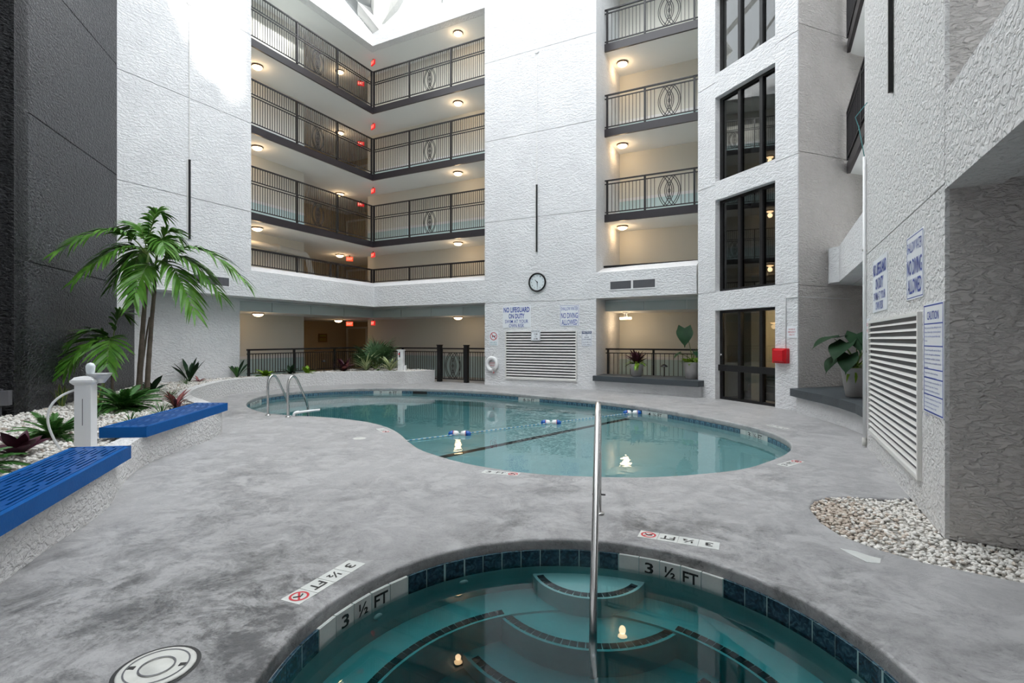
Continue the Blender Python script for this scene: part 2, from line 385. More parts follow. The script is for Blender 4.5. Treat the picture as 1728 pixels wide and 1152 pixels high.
# tower left, faces +X
wl = paneled('wall_left', white, white, rotz(R(90), (-14.1, 6.6, 0)), 3.55, 2.2, [2.88, 5.45, 8.13, 10.8, 13.5, 14.6], label='tall white stucco tower wall on the left behind the palm')
MB().box(-16.3, -14.85, 5.2, 10.30, 0, 2.88).obj('lower_wall', white, wl)
MB().box(-14.9, -14.1, 6.58, 6.82, 2.33, 2.88).obj('corbel', white, wl)
# charcoal diagonal wall
dl = 2.82 * math.sqrt(2)
wd = paneled('wall_near_left', dark, dark, rotz(R(135), (-11.28, 3.78, 0)), dl + 1.2, .4, [0, 2.95, 5.55, 8.2, 10.85, 14.6], label='charcoal textured stucco wall on the far left', gap=.02)
MB().prism([(-11.28, 3.78), (-14.5, .56), (-14.8, .86), (-11.56, 4.06)], 0, 14.6).obj('return_wall', dark, wd)
MB().box(-14.9, -14.5, -6, .8, 0, 14.6).obj('side_wall', white, wd)
# column, faces -Y
wc = paneled('wall_back', white, white, rotz(0, (-9.04, 15.5, 0)), 4.05, 2.9, [0, 2.86, 5.67, 8.5, 11.25, 14.6], label='tall white stucco column wall with clock and louver')
# right diagonal wall with windows, local frame x along, y back
DM = rotz(DA, P0)
wr = struct(MB(DM).box(0, .652, .03, .32, 0, 14.6).obj('wall_right', white), 'white stucco diagonal wall with tall black windows')
WU = (.652, 2.544); WZ = [(0, 2.36), (2.86, 5.30), (5.79, 8.04), (8.66, 10.75), (11.3, 13.4)]
solid = []; zc = 0
MB(DM).box(WU[1], DL - .04, .03, .30, 0, 14.6).obj('pier_core', white, wr)
zz = [0, 2.86, 5.72, 8.45, 11.25, 14.6]
for i in range(5):
    g = .008
    MB(DM).box(0, WU[0] - .0, 0, .03, zz[i] + (g if i else 0), zz[i + 1] - g).obj('stucco_panel', white, wr)
    MB(DM).box(WU[1], DL, 0, .03, zz[i] + (g if i else 0), zz[i + 1] - g).obj('stucco_panel', white, wr)
for a, b in zip([w[1] for w in WZ], [w[0] for w in WZ[1:]] + [14.6]):
    MB(DM).box(WU[0], WU[1], 0, .32, a, b).obj('spandrel', white, wr)
# shade-tinted white return wall of that pillar and its back side
rd = Vector((2.07, 2.36)).normalized(); ra = math.atan2(rd.y, rd.x)
wfr = paneled('wall_far_right', shaded_white, shaded_white, rotz(ra, P1 + Vector((rd.x, rd.y, 0)) * .034), 5.0, .3, [0, 2.80, 5.78, 8.62, 11.4, 14.6], label='shade-tinted white stucco return wall behind the ledge on the right', gap=.014)
# pier near right: shade-tinted white body, white face to -X
wn = struct(MB().box(1.245, 6, 5.23, 9.34, 0, 3.0).box(1.245, 2.2, 5.23, 9.34, 3.0, 14.6).obj('wall_near_right', shaded_white), 'near right wall pier, white face with louver and shade-tinted end')
MB().box(1.215, 1.245, 5.23, 9.34, 0, 2.84).obj('stucco_panel', white_near, wn)
MB().box(1.215, 1.245, 5.23, 9.34, 2.855, 14.6).obj('stucco_panel', white_near, wn)
# enclosure behind the camera
struct(MB().box(-14.9, 6.5, -6.2, -6, 0, 14.6).obj('wall_front', white), 'white wall of the atrium behind the viewpoint')
struct(MB().box(6.3, 6.5, -6, 20, 0, 14.6).obj('wall_far_side', white), 'white outer wall on the far right side')

# ------------------------------------------------------------------ balcony fascias, slabs, ceilings, corridor walls
def cap_poly(side):   # cross-section (depth inward, z): front face, sloped cap
    return [(0, 2.88), (0, 3.68), (.9, 3.95), (1.0, 3.95), (1.0, 2.88)]
def extrude_profile(prof, a, b, inward, m, name, parent=None):
    a = Vector(a); b = Vector(b); inw = Vector(inward)
    vs = [(a.x + inw.x * d, a.y + inw.y * d, z) for d, z in prof] + [(b.x + inw.x * d, b.y + inw.y * d, z) for d, z in prof]
    n = len(prof); fs = [tuple(range(n - 1, -1, -1)), tuple(range(n, 2 * n))] + [(i, (i + 1) % n, n + (i + 1) % n, n + i) for i in range(n)]
    o = MB().add(vs, fs).obj(name, m, parent)
    bm = bmesh.new(); bm.from_mesh(o.data); bmesh.ops.recalc_face_normals(bm, faces=bm.faces); bm.to_mesh(o.data); bm.free(); return o
# left + right wing in one L shaped fascia with mitred corner
def lfascia():
    pr = cap_poly(0); vs = []
    for d, z in pr: vs.append((-14.1 - d, 10.15, z))
    for d, z in pr: vs.append((-14.1 - d, 15.5 + d, z))
    for d, z in pr: vs.append((-9.04, 15.5 + d, z))
    n = len(pr); fs = [tuple(range(n)), tuple(range(2 * n, 3 * n))[::-1]]
    for k in (0, 1): fs += [(k * n + i, k * n + (i + 1) % n, (k + 1) * n + (i + 1) % n, (k + 1) * n + i) for i in range(n)]
    o = MB().add(vs, fs).obj('trim_1', white); bm = bmesh.new(); bm.from_mesh(o.data); bmesh.ops.recalc_face_normals(bm, faces=bm.faces); bm.to_mesh(o.data); bm.free(); return o
struct(lfascia(), 'white stucco parapet band of the second level in the back corner')
struct(extrude_profile(cap_poly(0), (-5.0, 15.5), (-1.95, 15.15), (0, 1), white, 'trim_2'), 'white stucco parapet band right of the clock column')
prn = [(0, 2.80), (0, 3.57), (.35, 3.57), (.35, 2.80)]
struct(extrude_profile(prn, (1.215, -6), (1.215, 5.24), (1, 0), white_near, 'trim_3'), 'near white stucco parapet band at upper right')
o = MB().prism([(1.26, 13.27), (1.26, 9.3), (1.6, 9.3), (1.6, 14.2), (1.09, 13.75), (1.09, 13.44)], 2.86, 3.64).obj('trim_4', white); struct(o, 'white stucco parapet band between the return wall and near pier')
struct(MB().box(1.25, 6.3, -6, 5.24, 2.84, 3.0).obj('ceiling_near_right', ceilm), 'soffit over the walkway at near right')
struct(MB().box(1.62, 6.3, 9.2, 15, 2.86, 3.0).obj('ceiling_far_right', ceilm), 'soffit of the second level behind the right pier')
def LP(x, y, xe): return [(-21, 9.9), (x, 9.9), (x, y), (xe, y), (xe, 21.5), (-21, 21.5)]
for i, z in enumerate((Z3, Z4, Z5)):
    n = 3 + i
    s = struct(MB().prism(LP(-15.02, 16.42, -9.0), z, z + SL).obj('ceiling_level_%d' % n, ceilm), 'soffit and slab of balcony level %d in the back corner' % n)
    e = MB(); e.prism([(-15.0, 9.9), (-15.0, 16.4), (-9.0, 16.4), (-9.0, 16.47), (-15.07, 16.47), (-15.07, 9.9)], z - .03, z + SL + .02)
    e.obj('slab_edge', slabm, s, label='dark painted slab edge')
    s2 = struct(MB().prism([(-5.1, 16.42), (-.4, 16.42), (-.4, 18.6), (-5.1, 18.6)], z, z + SL).obj('ceiling_level_%d_right' % n, ceilm), 'soffit and slab of level %d right of the clock column' % n)
    MB().box(-5.0, -1.2, 16.38, 16.45, z - .03, z + SL + .02).obj('slab_edge', slabm, s2, label='dark painted slab edge')
    s3 = struct(MB().prism([(1.56, 9.2), (2.5, 9.2), (2.5, 15.3), (1.56, 14.25)], z, z + SL).obj('ceiling_level_%d_side' % n, ceilm), 'soffit and slab of level %d behind the right pier' % n)
    MB().box(1.5, 1.57, 9.2, 14.15, z - .03, z + SL + .02).obj('slab_edge', slabm, s3, label='dark painted slab edge')
struct(MB().prism(LP(-15.36, 16.76, -9.0), ZR, ZR + .3).obj('ceiling_top', ceilm), 'top soffit under the roof')
struct(MB().prism([(-5.1, 16.76), (-.4, 16.76), (-.4, 18.6), (-5.1, 18.6)], ZR, ZR + .3).obj('ceiling_top_right', ceilm), 'top soffit right of the clock column')
# level 2 floors
struct(MB().prism(LP(-15.05, 16.45, -9.0), 2.88, 3.05).obj('floor_level_2', ceilm), 'second level slab in the back corner')
struct(MB().box(-5.1, -.4, 16.3, 18.6, 2.88, 3.05).obj('floor_level_2_right', ceilm), 'second level slab right of the clock column')
# dropped duct enclosure at ground level, with joints
def enclosure(name, x0, x1, y0, y1, along, cuts, label):
    o = struct(MB().box(x0 + .02 * (along == 'y'), x1 - (.0), y0, y1, 2.50, 2.88).obj(name, tealp), label)
    return o
dropL = struct(MB().prism([(-21, 9.9), (-15.1, 9.9), (-15.1, 16.5), (-9, 16.5), (-9, 21.5), (-21, 21.5)], 2.50, 2.88).obj('ceiling_ground', ceilm), 'dropped ceiling of the ground floor corridor')
for k in range(4):
    a = 10.0 + k * 1.62; MB().box(-15.1, -15.07, a + .01, a + 1.61, 2.5, 2.82).obj('duct_panel', tealp, dropL)
for k in range(4):
    a = -15.05 + k * 1.5; MB().box(a + .01, a + 1.49, 16.47, 16.5, 2.5, 2.82).obj('duct_panel', tealp, dropL)
dropR = struct(MB().box(-5.0, -.4, 16.5, 18.6, 2.52, 2.88).obj('ceiling_ground_right', ceilm), 'dropped ceiling right of the clock column')
for a, b in ((-5.0, -3.72), (-3.7, -2.42), (-2.4, -1.0)): MB().box(a, b, 16.47, 16.5, 2.52, 2.82).obj('duct_panel', tealp, dropR)

# corridor back walls
lv = [(0, 2.5), (3.05, Z3), (Z3 + SL, Z4), (Z4 + SL, Z5), (Z5 + SL, ZR)]
wbl = struct(MB().box(-17.1, -16.85, 9.9, 14.46, 0, 14).obj('wall_corridor_left', beige), 'pale corridor wall behind the left balconies')
wbr = struct(MB().box(-17.0, -9.0, 18.25, 18.5, 0, 14).obj('wall_corridor_back', beige), 'pale corridor wall behind the back balconies')
wbo = struct(MB().box(-5.2, -.3, 18.25, 18.5, 0, 14).obj('wall_corridor_right', beige), 'pale corridor wall right of the clock column')
wlob = struct(MB().box(-20.75, -20.5, 14.2, 20.6, 0, 14).obj('wall_lobby_end', beige2), 'tan end wall of the lift lobby')
MB().box(-20.6, -16.9, 20.4, 20.6, 0, 14).obj('side_wall', beige2, wlob)
MB().box(-20.6, -17.1, 14.2, 14.46, 0, 14).obj('near_wall', beige2, wlob)
MB().box(-17.0, -16.8, 18.5, 20.5, 0, 14).obj('return_wall', beige2, wlob)
struct(MB().box(-21, -16, 9.7, 9.95, 0, 14).obj('wall_corridor_end', beige), 'end wall of the left corridor')
struct(MB().box(-.55, -.35, 14.9, 18.5, 0, 14.6).obj('wall_stair_side', beige), 'side wall between corridor and stair tower')
for i, (z0, z1) in enumerate(lv):
    for (par, bx) in ((wbl, (-16.85, -16.835, 9.95, 14.46)), (wbr, (-17.0, -9.04, 18.235, 18.25)), (wbo, (-5.1, -.55, 18.235, 18.25))):
        MB().box(bx[0], bx[1], bx[2], bx[3], z0, z0 + .88).obj('wainscot', tealw, par, label='pale teal wainscot')
        MB().box(bx[0] - (.01 if par is not wbl else 0), bx[1] + (.012 if par is wbl else 0), bx[2] - (.012 if par is not wbl else 0), bx[3], z0 + .88, z0 + .98).obj('chair_rail', wplain, par, label='white chair rail')
# lobby doors (one per level)
for i, (z0, z1) in enumerate(lv):
    d = MB(); d.box(-20.3, -19.05, 20.32, 20.4, z0, z0 + 2.15)
    o = struct(d.obj('door_%d' % (i + 1), beige2), 'tan lobby door on level %d' % (i + 1))
    f = MB(); f.box(-20.42, -20.3, 20.28, 20.4, z0, z0 + 2.25).box(-19.05, -18.93, 20.28, 20.4, z0, z0 + 2.25).box(-20.3, -19.05, 20.28, 20.4, z0 + 2.15, z0 + 2.25)
    f.obj('door_frame', beige, o); MB().tube([(-19.2, 20.3, z0 + 1), (-19.2, 20.24, z0 + 1), (-19.32, 20.24, z0 + 1)], .012, 6).obj('door_handle', bronze, o)

# stair tower interior behind the windows
st = struct(MB(DM).box(.1, 4.2, 2.3, 2.45, 0, 14.6).obj('wall_stair_back', beige), 'dim beige wall inside the stair tower')
MB(DM).box(-.3, .3, .32, 2.3, 0, 14.6).obj('side_wall', beige, st)
for z in (2.5, 5.4, 8.25, 11.0, 13.9): MB(DM).box(.3, 3.0, .35, 2.3, z, z + .25).obj('landing', darkin, st)

for k in range(4): MB(DM).box(.5, 3.0, 1.0 + k * .3, 2.3, k * .17, (k + 1) * .17).obj('stair_step', darkin, st)
# ------------------------------------------------------------------ windows and glass door
def window(name, label, z0, z1, door=False):
    root = bpy.data.objects.new(name, None); COL.objects.link(root); root.location = P0; root.rotation_euler = (0, 0, DA); struct(root, label)
    u0, u1 = WU; y0, y1 = .16, .24
    us = [u0, 1.346, 2.02, u1]
    f = MB(); f.box(u0, u0 + .09, y0, y1, z0, z1).box(u1 - .05, u1, y0, y1, z0, z1).box(u0 + .09, u1 - .05, y0, y1, z1 - .07, z1).box(u0 + .09, u1 - .05, y0, y1, z0, z0 + .07)
    f.obj('window_frame', black, root)
    for u in us[1:3]: MB().box(u - .045, u + .045, y0 - .03, y1, z0 + .07, z1 - .07).obj('mullion', black, root)
    zs = [(z0 + .07, z1 - .07)]
    if door:
        MB().box(u0 - .03, u1, y0 - .06, y1, .76, .92).obj('push_rail', black, root); zs = [(.07, .76), (.92, z1 - .07)]
    edges = [u0 + .09, us[1] - .045, us[1] + .045, us[2] - .045, us[2] + .045, u1 - .05]
    for a, b in zs:
        for k in range(3):
            MB().box(edges[2 * k], edges[2 * k + 1], y0 + .035, y0 + .043, a, b).obj('pane', doorglass if door else glass, root)
    if door: MB().lathe([(.03, 0), (.03, .02), (.018, .03), (.018, .05)], 12, (u0 + .05, y0, 1.18), 'y').obj('lock', steel, root)
    return root
window('door_6', 'black framed three panel glass door at ground level', *WZ[0], door=True)
for i in range(1, 5): window('window_%d' % i, 'tall black framed stair window at level %d' % (i + 1), *WZ[i])

# ------------------------------------------------------------------ roof and skylight
cop = MB(); cop.prism([(-15.0, 9.9), (-15.0, 16.4), (-8.9, 16.4), (-8.9, 16.75), (-15.35, 16.75), (-15.35, 9.9)], ZR, 14.65)
struct(cop.obj('trim_5', white), 'white coping band below the skylight')
struct(MB().box(-5.0, -.4, 16.4, 16.75, ZR, 14.65).obj('trim_6', white), 'white coping band right of the clock column')
RP = lambda: None
sk = thing('skylight', 'glazed atrium skylight of white rafters and clear panes above the balconies', 'skylight')
xa, xb, ya, yb = -15.1, 6.4, .6, 16.5; zt, zr = 14.66, 17.6; ins = 5.2
A_, B_, C_, D_ = (xa, ya, zt), (xb, ya, zt), (xb, yb, zt), (xa, yb, zt)
a_, b_, c_, d_ = (xa + ins, ya + ins, zr), (xb - ins, ya + ins, zr), (xb - ins, yb - ins, zr), (xa + ins, yb - ins, zr)
def bar(p, q, w, m, name):
    MB().tube([p, q], w, 4).obj(name, m, sk)
lerp = lambda p, q, t: tuple(p[i] + (q[i] - p[i]) * t for i in range(3))
for (p, q, r, s) in ((A_, B_, b_, a_), (B_, C_, c_, b_), (C_, D_, d_, c_), (D_, A_, a_, d_)):
    L = (Vector(p) - Vector(q)).length; n = 6
    for k in range(n):
        v = [lerp(p, q, k / n), lerp(p, q, (k + 1) / n), lerp(s, r, (k + 1) / n), lerp(s, r, k / n)]
        MB().add(v, [(0, 1, 2, 3)]).obj('pane', skytint, sk)
        if k: bar(v[0], v[3], .07, sbeam, 'rafter')
MB().add([a_, b_, c_, d_], [(0, 1, 2, 3)]).obj('pane', skyglass, sk)
for p, q in ((a_, b_), (b_, c_), (c_, d_), (d_, a_)): bar(p, q, .1, sbeam, 'ridge')
for p, q in ((A_, a_), (B_, b_), (C_, c_), (D_, d_)): bar(p, q, .14, sbeam, 'hip')
# solid corner infill of the skylight, two facets meeting at the corner
cz = 14.66
hp = MB(); hp.add([(-15.05, 16.45, cz - .25), (-15.05, 14.6, cz + .35), (-14.9, 13.6, cz + 1.7), (-13.6, 15.0, cz + 2.4), (-12.2, 16.3, cz + 1.7), (-13.7, 16.45, cz + .35),
                   (-14.65, 16.65, cz - .25), (-14.65, 14.6, cz + .45), (-15.1, 13.6, cz + 1.85), (-13.6, 14.6, cz + 2.6), (-12.2, 16.5, cz + 1.85), (-13.7, 16.65, cz + .45)],
                  [(0, 1, 2, 3), (0, 3, 4, 5), (9, 8, 7, 6), (11, 10, 9, 6), (1, 0, 6, 7), (2, 1, 7, 8), (3, 2, 8, 9), (4, 3, 9, 10), (5, 4, 10, 11), (0, 5, 11, 6)])
hp.obj('corner_panel', sbeam, sk, label='solid grey folded panel at the skylight corner')
# unseen blocks added east of the skylight; their gaps shape the sun patch
ro = struct(MB().box(7.0, 7.6, -8, 7.95, 14.2, 22).obj('wall_sun_mask', white), 'unseen blocks added east of the skylight to shape the sun patch')
MB().box(7.0, 7.6, 9.65, 12.1, 14.2, 22).obj('sun_mask_pier', white, ro)
MB().box(7.0, 7.6, 13.7, 24, 14.2, 22).obj('sun_mask_pier', white, ro)
MB().box(7.0, 7.6, 12.1, 13.7, 14.2, 19.6).obj('sun_mask_sill', white, ro)
MB().box(7.0, 7.6, 7.95, 9.65, 14.2, 16.4).obj('sun_mask_sill', white, ro)
MB().add([(7.0, 7.95, 16.2), (7.0, 9.0, 16.2), (7.0, 7.95, 18.4), (7.6, 7.95, 16.2), (7.6, 9.0, 16.2), (7.6, 7.95, 18.4)], [(0, 1, 2), (5, 4, 3), (1, 0, 3, 4), (2, 1, 4, 5), (0, 2, 5, 3)]).obj('sun_mask_wedge', white, ro)
struct(MB().prism([(P0.x, P0.y + .3), (P1.x, P1.y + .3), (4.2, 17.6), (4.2, 18.6), (-.5, 18.6), (-1.5, 16)], 14.2, 14.5).obj('ceiling_stair', ceilm), 'roof over the stair tower')

struct(MB().box(-15, 6.5, -6.2, .6, 14.65, 14.9).obj('ceiling_south', ceilm), 'roof deck behind the viewpoint')
# ------------------------------------------------------------------ railings
def lens(cx, cz, w, h, n=10):
    """two arcs of a pointed oval, as two open paths in the local xz plane"""
    out = []
    for s in (-1, 1): out.append([(cx + s * w / 2 * (1 - t * t), 0, cz + h / 2 * t) for t in [(-1 + 2 * i / n) for i in range(n + 1)]])
    return out
def ornament(cx, z0, z1, w):
    m = MB(); cz = (z0 + z1) / 2; h = z1 - z0
    for (dx, ww, hh) in ((-.13 * w / .55, .28 * w / .55, 1.0), (.13 * w / .55, .28 * w / .55, 1.0), (-.06 * w / .55, .34 * w / .55, 1.0), (.06 * w / .55, .34 * w / .55, 1.0), (0, .13 * w / .55, .62)):
        for p in lens(cx + dx, cz, ww, hh * h): m.tube(p, .012, 5)
    m.tube([(cx + .045 * cos(2 * pi * i / 14), 0, cz + .045 * sin(2 * pi * i / 14)) for i in range(14)], .007, 5, closed=True)
    return m
BAL = {}
def baluster(h, m):
    k = (round(h, 3), m.name)
    if k not in BAL: BAL[k] = MB().box(-.008, .008, -.008, .008, 0, h).mesh('baluster', m)
    return BAL[k]
def railing(name, label, cat, p, q, z, posts, h=1.49, panel=(.09, .905), ext=(1.014, 1.45), orn=None, sp=.092, m=bronze, group=None, second=None, toprail=.03, ow=.6, skip=()):
    p = Vector(p); q = Vector(q); L = (q - p).length; a = math.atan2(q.y - p.y, q.x - p.x)
    t = thing(name, label, cat, (p.x, p.y, z), (0, 0, a), group)
    MB().box(0, L, -.03, .03, h - toprail * 1.3, h).obj('top_rail', m, t)
    MB().box(0, L, -.018, .018, panel[0] - .03, panel[0]).obj('bottom_rail', m, t)
    MB().box(0, L, -.018, .018, panel[1], panel[1] + .03).obj('panel_rail', m, t)
    if ext: MB().box(0, L, -.018, .018, ext[0] - .03, ext[0]).obj('upper_rail', m, t)
    for x in posts: MB().box(x - .03, x + .03, -.03, .03, 0, h - .01).obj('post', m, t)
    me = baluster(panel[1] - panel[0], m); me2 = baluster(ext[1] - ext[0], m) if ext else None
    n = int(L / sp)
    for i in range(1, n):
        x = i * L / n
        if min(abs(x - a_) for a_ in posts) < .05: continue
        if not (orn and abs(x - orn) < ow / 2 - .02):
            b = link('baluster', me, t); b.location = (x, 0, panel[0])
        if ext:
            b = link('baluster', me2, t); b.location = (x, 0, ext[0])
    if orn: ornament(orn, panel[0], panel[1], ow * .95).obj('ornament', m, t, smooth=True, label='interlaced pointed ovals with a ring at the centre')
    return t
lvl = {3: 'third', 4: 'fourth', 5: 'fifth'}
for n, z in ((3, Z3 + SL), (4, Z4 + SL), (5, Z5 + SL)):
    z += .02
    railing('balcony_railing', 'dark bronze picket railing of the left balcony on the %s level, with oval ornament' % lvl[n], 'railing', (-15.0, 10.2), (-15.0, 16.37), z, [.5, 2.38, 4.24, 6.12], orn=3.3, group='left balcony railings')
    railing('balcony_railing', 'dark bronze picket railing of the back balcony on the %s level, left of the column' % lvl[n], 'railing', (-14.97, 16.4), (-9.05, 16.4), z, [.03, 1.9, 3.9, 5.88], orn=2.9, group='back balcony railings')
    railing('balcony_railing', 'bronze balcony railing between clock column and black windows on the %s level' % lvl[n], 'railing', (-4.98, 16.4), (-1.3, 16.4), z, [.08, 1.31, 2.81, 3.6], h=1.13, panel=(.08, .98), ext=None, orn=2.06, sp=.115, group='short balcony railings', ow=.72)
    railing('balcony_railing', 'short bit of bronze railing showing beside the near right pier on the %s level' % lvl[n], 'railing', (1.5, 14.0), (1.5, 9.4), z, [.06, 2.2, 4.5], h=1.13, panel=(.08, .98), ext=None, sp=.115, group='side balcony railings')
railing('parapet_railing', 'low bronze picket railing on the white parapet of the left second level', 'railing', (-15.0, 10.2), (-15.0, 16.37), 3.95, [.5, 2.38, 3.9, 4.24, 6.12], h=.58, panel=(.06, .52), ext=None, group='parapet railings')
railing('parapet_railing', 'low bronze picket railing on the white parapet of the back second level', 'railing', (-14.97, 16.4), (-9.05, 16.4), 3.95, [.03, 1.9, 3.9, 5.88], h=.58, panel=(.06, .52), ext=None, group='parapet railings')
tag(MB().box(-4.99, -1.4, 16.28, 16.38, 3.95, 4.0).obj('parapet_bar', black), 'thin black bar along the parapet right of the clock column', 'bar')
# ground floor fence
railing('pool_fence', 'black picket fence behind the planter along the left corridor', 'fence', (-14.55, 10.33), (-14.55, 15.9), .12, [.06, 1.75, 3.54, 5.5], h=1.17, panel=(.42, 1.0), ext=None, m=black, sp=.1, toprail=.04)
railing('pool_fence', 'black picket fence behind the planter along the back corridor, left of the gate', 'fence', (-14.5, 15.9), (-11.32, 15.9), .02, [.05, 1.5], h=1.26, panel=(.1, 1.09), ext=None, m=black, sp=.1, toprail=.04)
railing('pool_fence', 'short black picket fence between gate and clock column', 'fence', (-9.98, 15.9), (-9.06, 15.9), .02, [.9], h=1.26, panel=(.1, 1.09), ext=None, m=black, sp=.1, toprail=.04)
gt = thing('pool_gate', 'black metal pool gate with interlaced ovals between two thick posts', 'gate', (-11.24, 15.9, 0))
for x in (0, 1.19):
    g = MB(); g.box(x - .075, x + .075, -.075, .075, 0, 1.36).obj('post', black, gt); MB().box(x - .09, x + .09, -.09, .09, 1.36, 1.39).obj('post_cap', black, gt)
g = MB(); g.box(.09, 1.1, -.02, .02, 1.22, 1.27).box(.09, 1.1, -.02, .02, .1, .14).box(.09, .13, -.02, .02, .14, 1.22).box(1.06, 1.1, -.02, .02, .14, 1.22).box(.13, 1.06, -.015, .015, 1.08, 1.11).obj('gate_frame', black, gt)
me = baluster(.94, black)
for i in range(1, 11):
    x = .13 + i * .085
    if abs(x - .595) < .30: continue
    b = link('baluster', me, gt); b.location = (x, 0, .14)
ornament(.595, .14, 1.08, .7).obj('ornament', black, gt, smooth=True)
# fence behind the ledge right of the column
railing('ledge_fence', 'black picket fence behind the two potted plants on the ledge', 'fence', (-4.95, 16.4), (-1.3, 16.4), .3, [.08, 1.55, 3.0], h=1.0, panel=(.1, .83), ext=None, m=black, sp=.135, toprail=.04)

# ------------------------------------------------------------------ ledges
def ledge(name, poly_w, poly_b, z0, z1, label):
    w = struct(MB().prism(poly_w, 0, z0).obj(name, white), label); MB().prism(poly_b, z0, z1).obj('ledge_board', sill, w, label='charcoal painted board'); return w
ledge('wall_ledge_back', [(-5.0, 15.45), (-1.86, 14.85), (-1.5, 15.3), (-1.5, 16.35), (-5.0, 16.35)], [(-5.05, 15.33), (-1.84, 14.62), (-1.74, 14.86), (-1.6, 15.3), (-1.6, 16.36), (-4.99, 16.36), (-4.99, 15.49), (-5.05, 15.49)], .30, .46, 'low white wall with charcoal ledge under the potted plants')
ledge('wall_ledge_right', [(.42, 12.7), (.68, 12.15), (.95, 11.56), (1.15, 10.98), (1.33, 10.32), (1.4, 9.3), (2.6, 9.3), (2.6, 14.8), (1.2, 13.7)],
      [(.30, 12.75), (.55, 12.1), (.82, 11.5), (1.03, 10.9), (1.2, 10.2), (1.28, 9.33), (2.6, 9.33), (2.6, 14.9), (1.3, 13.85), (.5, 13.0)], .36, .52, 'low curved white wall with charcoal ledge at the right')

# ------------------------------------------------------------------ left planter wall and beds
CURB = catmull([(-3.55, .3), (-4.05, .95), (-4.5, 1.44), (-4.98, 1.9), (-5.57, 2.52), (-6.35, 3.02), (-7.0, 3.53), (-7.41, 4.05), (-7.75, 4.65), (-8.13, 5.22), (-8.58, 5.62), (-9.2, 5.95), (-10.2, 6.3), (-11.2, 6.65), (-12.1, 7.2), (-13.0, 8.1), (-13.7, 9.1), (-14.0, 10.1), (-14.1, 11.3), (-13.95, 12.5), (-13.4, 13.6), (-12.5, 14.5), (-11.6, 14.6), (-11.36, 15.75)], 5, closed=False)
def strip_wall(P, w, z0, z1):
    k = len(P); L = []
    for i in range(k):
        t = (Vector(P[min(i + 1, k - 1)]) - Vector(P[max(i - 1, 0)])).normalized(); n = Vector((-t.y, t.x)); L.append((P[i][0] + n.x * w, P[i][1] + n.y * w))
    return L
IN = strip_wall(CURB, .24, 0, 0)   # to the left of travel = bed side
# travel runs away from the camera with the deck on its right: bed is on the left
def ribbon(P, Q, z0, z1, name, m, parent=None):
    k = len(P); vs = [(p[0], p[1], z0) for p in P] + [(p[0], p[1], z1(p[1])) for p in P] + [(q[0], q[1], z1(p[1])) for p, q in zip(P, Q)] + [(q[0], q[1], z0) for q in Q]; fs = []
    for i in range(k - 1):
        fs += [(i, i + 1, k + i + 1, k + i), (k + i, k + i + 1, 2 * k + i + 1, 2 * k + i), (2 * k + i, 2 * k + i + 1, 3 * k + i + 1, 3 * k + i)]
    fs += [(0, k, 2 * k, 3 * k), (k - 1, 4 * k - 1, 3 * k - 1, 2 * k - 1)]
    o = MB().add(vs, fs).obj(name, m, parent); bm = bmesh.new(); bm.from_mesh(o.data); bmesh.ops.recalc_face_normals(bm, faces=bm.faces); bm.to_mesh(o.data); bm.free(); return smooth_by_angle(o, 40)
tag(ribbon(CURB, IN, 0, lambda y: .37 + .07 * min(1, max(0, (y - 6.0) / 3)), 'planter_wall', white_near), 'low curved white stucco planter wall winding from under the blue benches to the gate', 'wall')
def in_poly_np(X, Y, P):
    c = np.zeros(len(X), bool); j = len(P) - 1
    for i in range(len(P)):
        xi, yi = P[i]; xj, yj = P[j]
        if yi != yj: c ^= ((yi > Y) != (yj > Y)) & (X < (xj - xi) * (Y - yi) / (yj - yi) + xi)
        j = i
    return c
BZ = .33
def in_poly(x, y, P):
    c = False; j = len(P) - 1
    for i in range(len(P)):
        if (P[i][1] > y) != (P[j][1] > y) and x < (P[j][0] - P[i][0]) * (y - P[i][1]) / (P[j][1] - P[i][1]) + P[i][0]: c = not c
        j = i
    return c
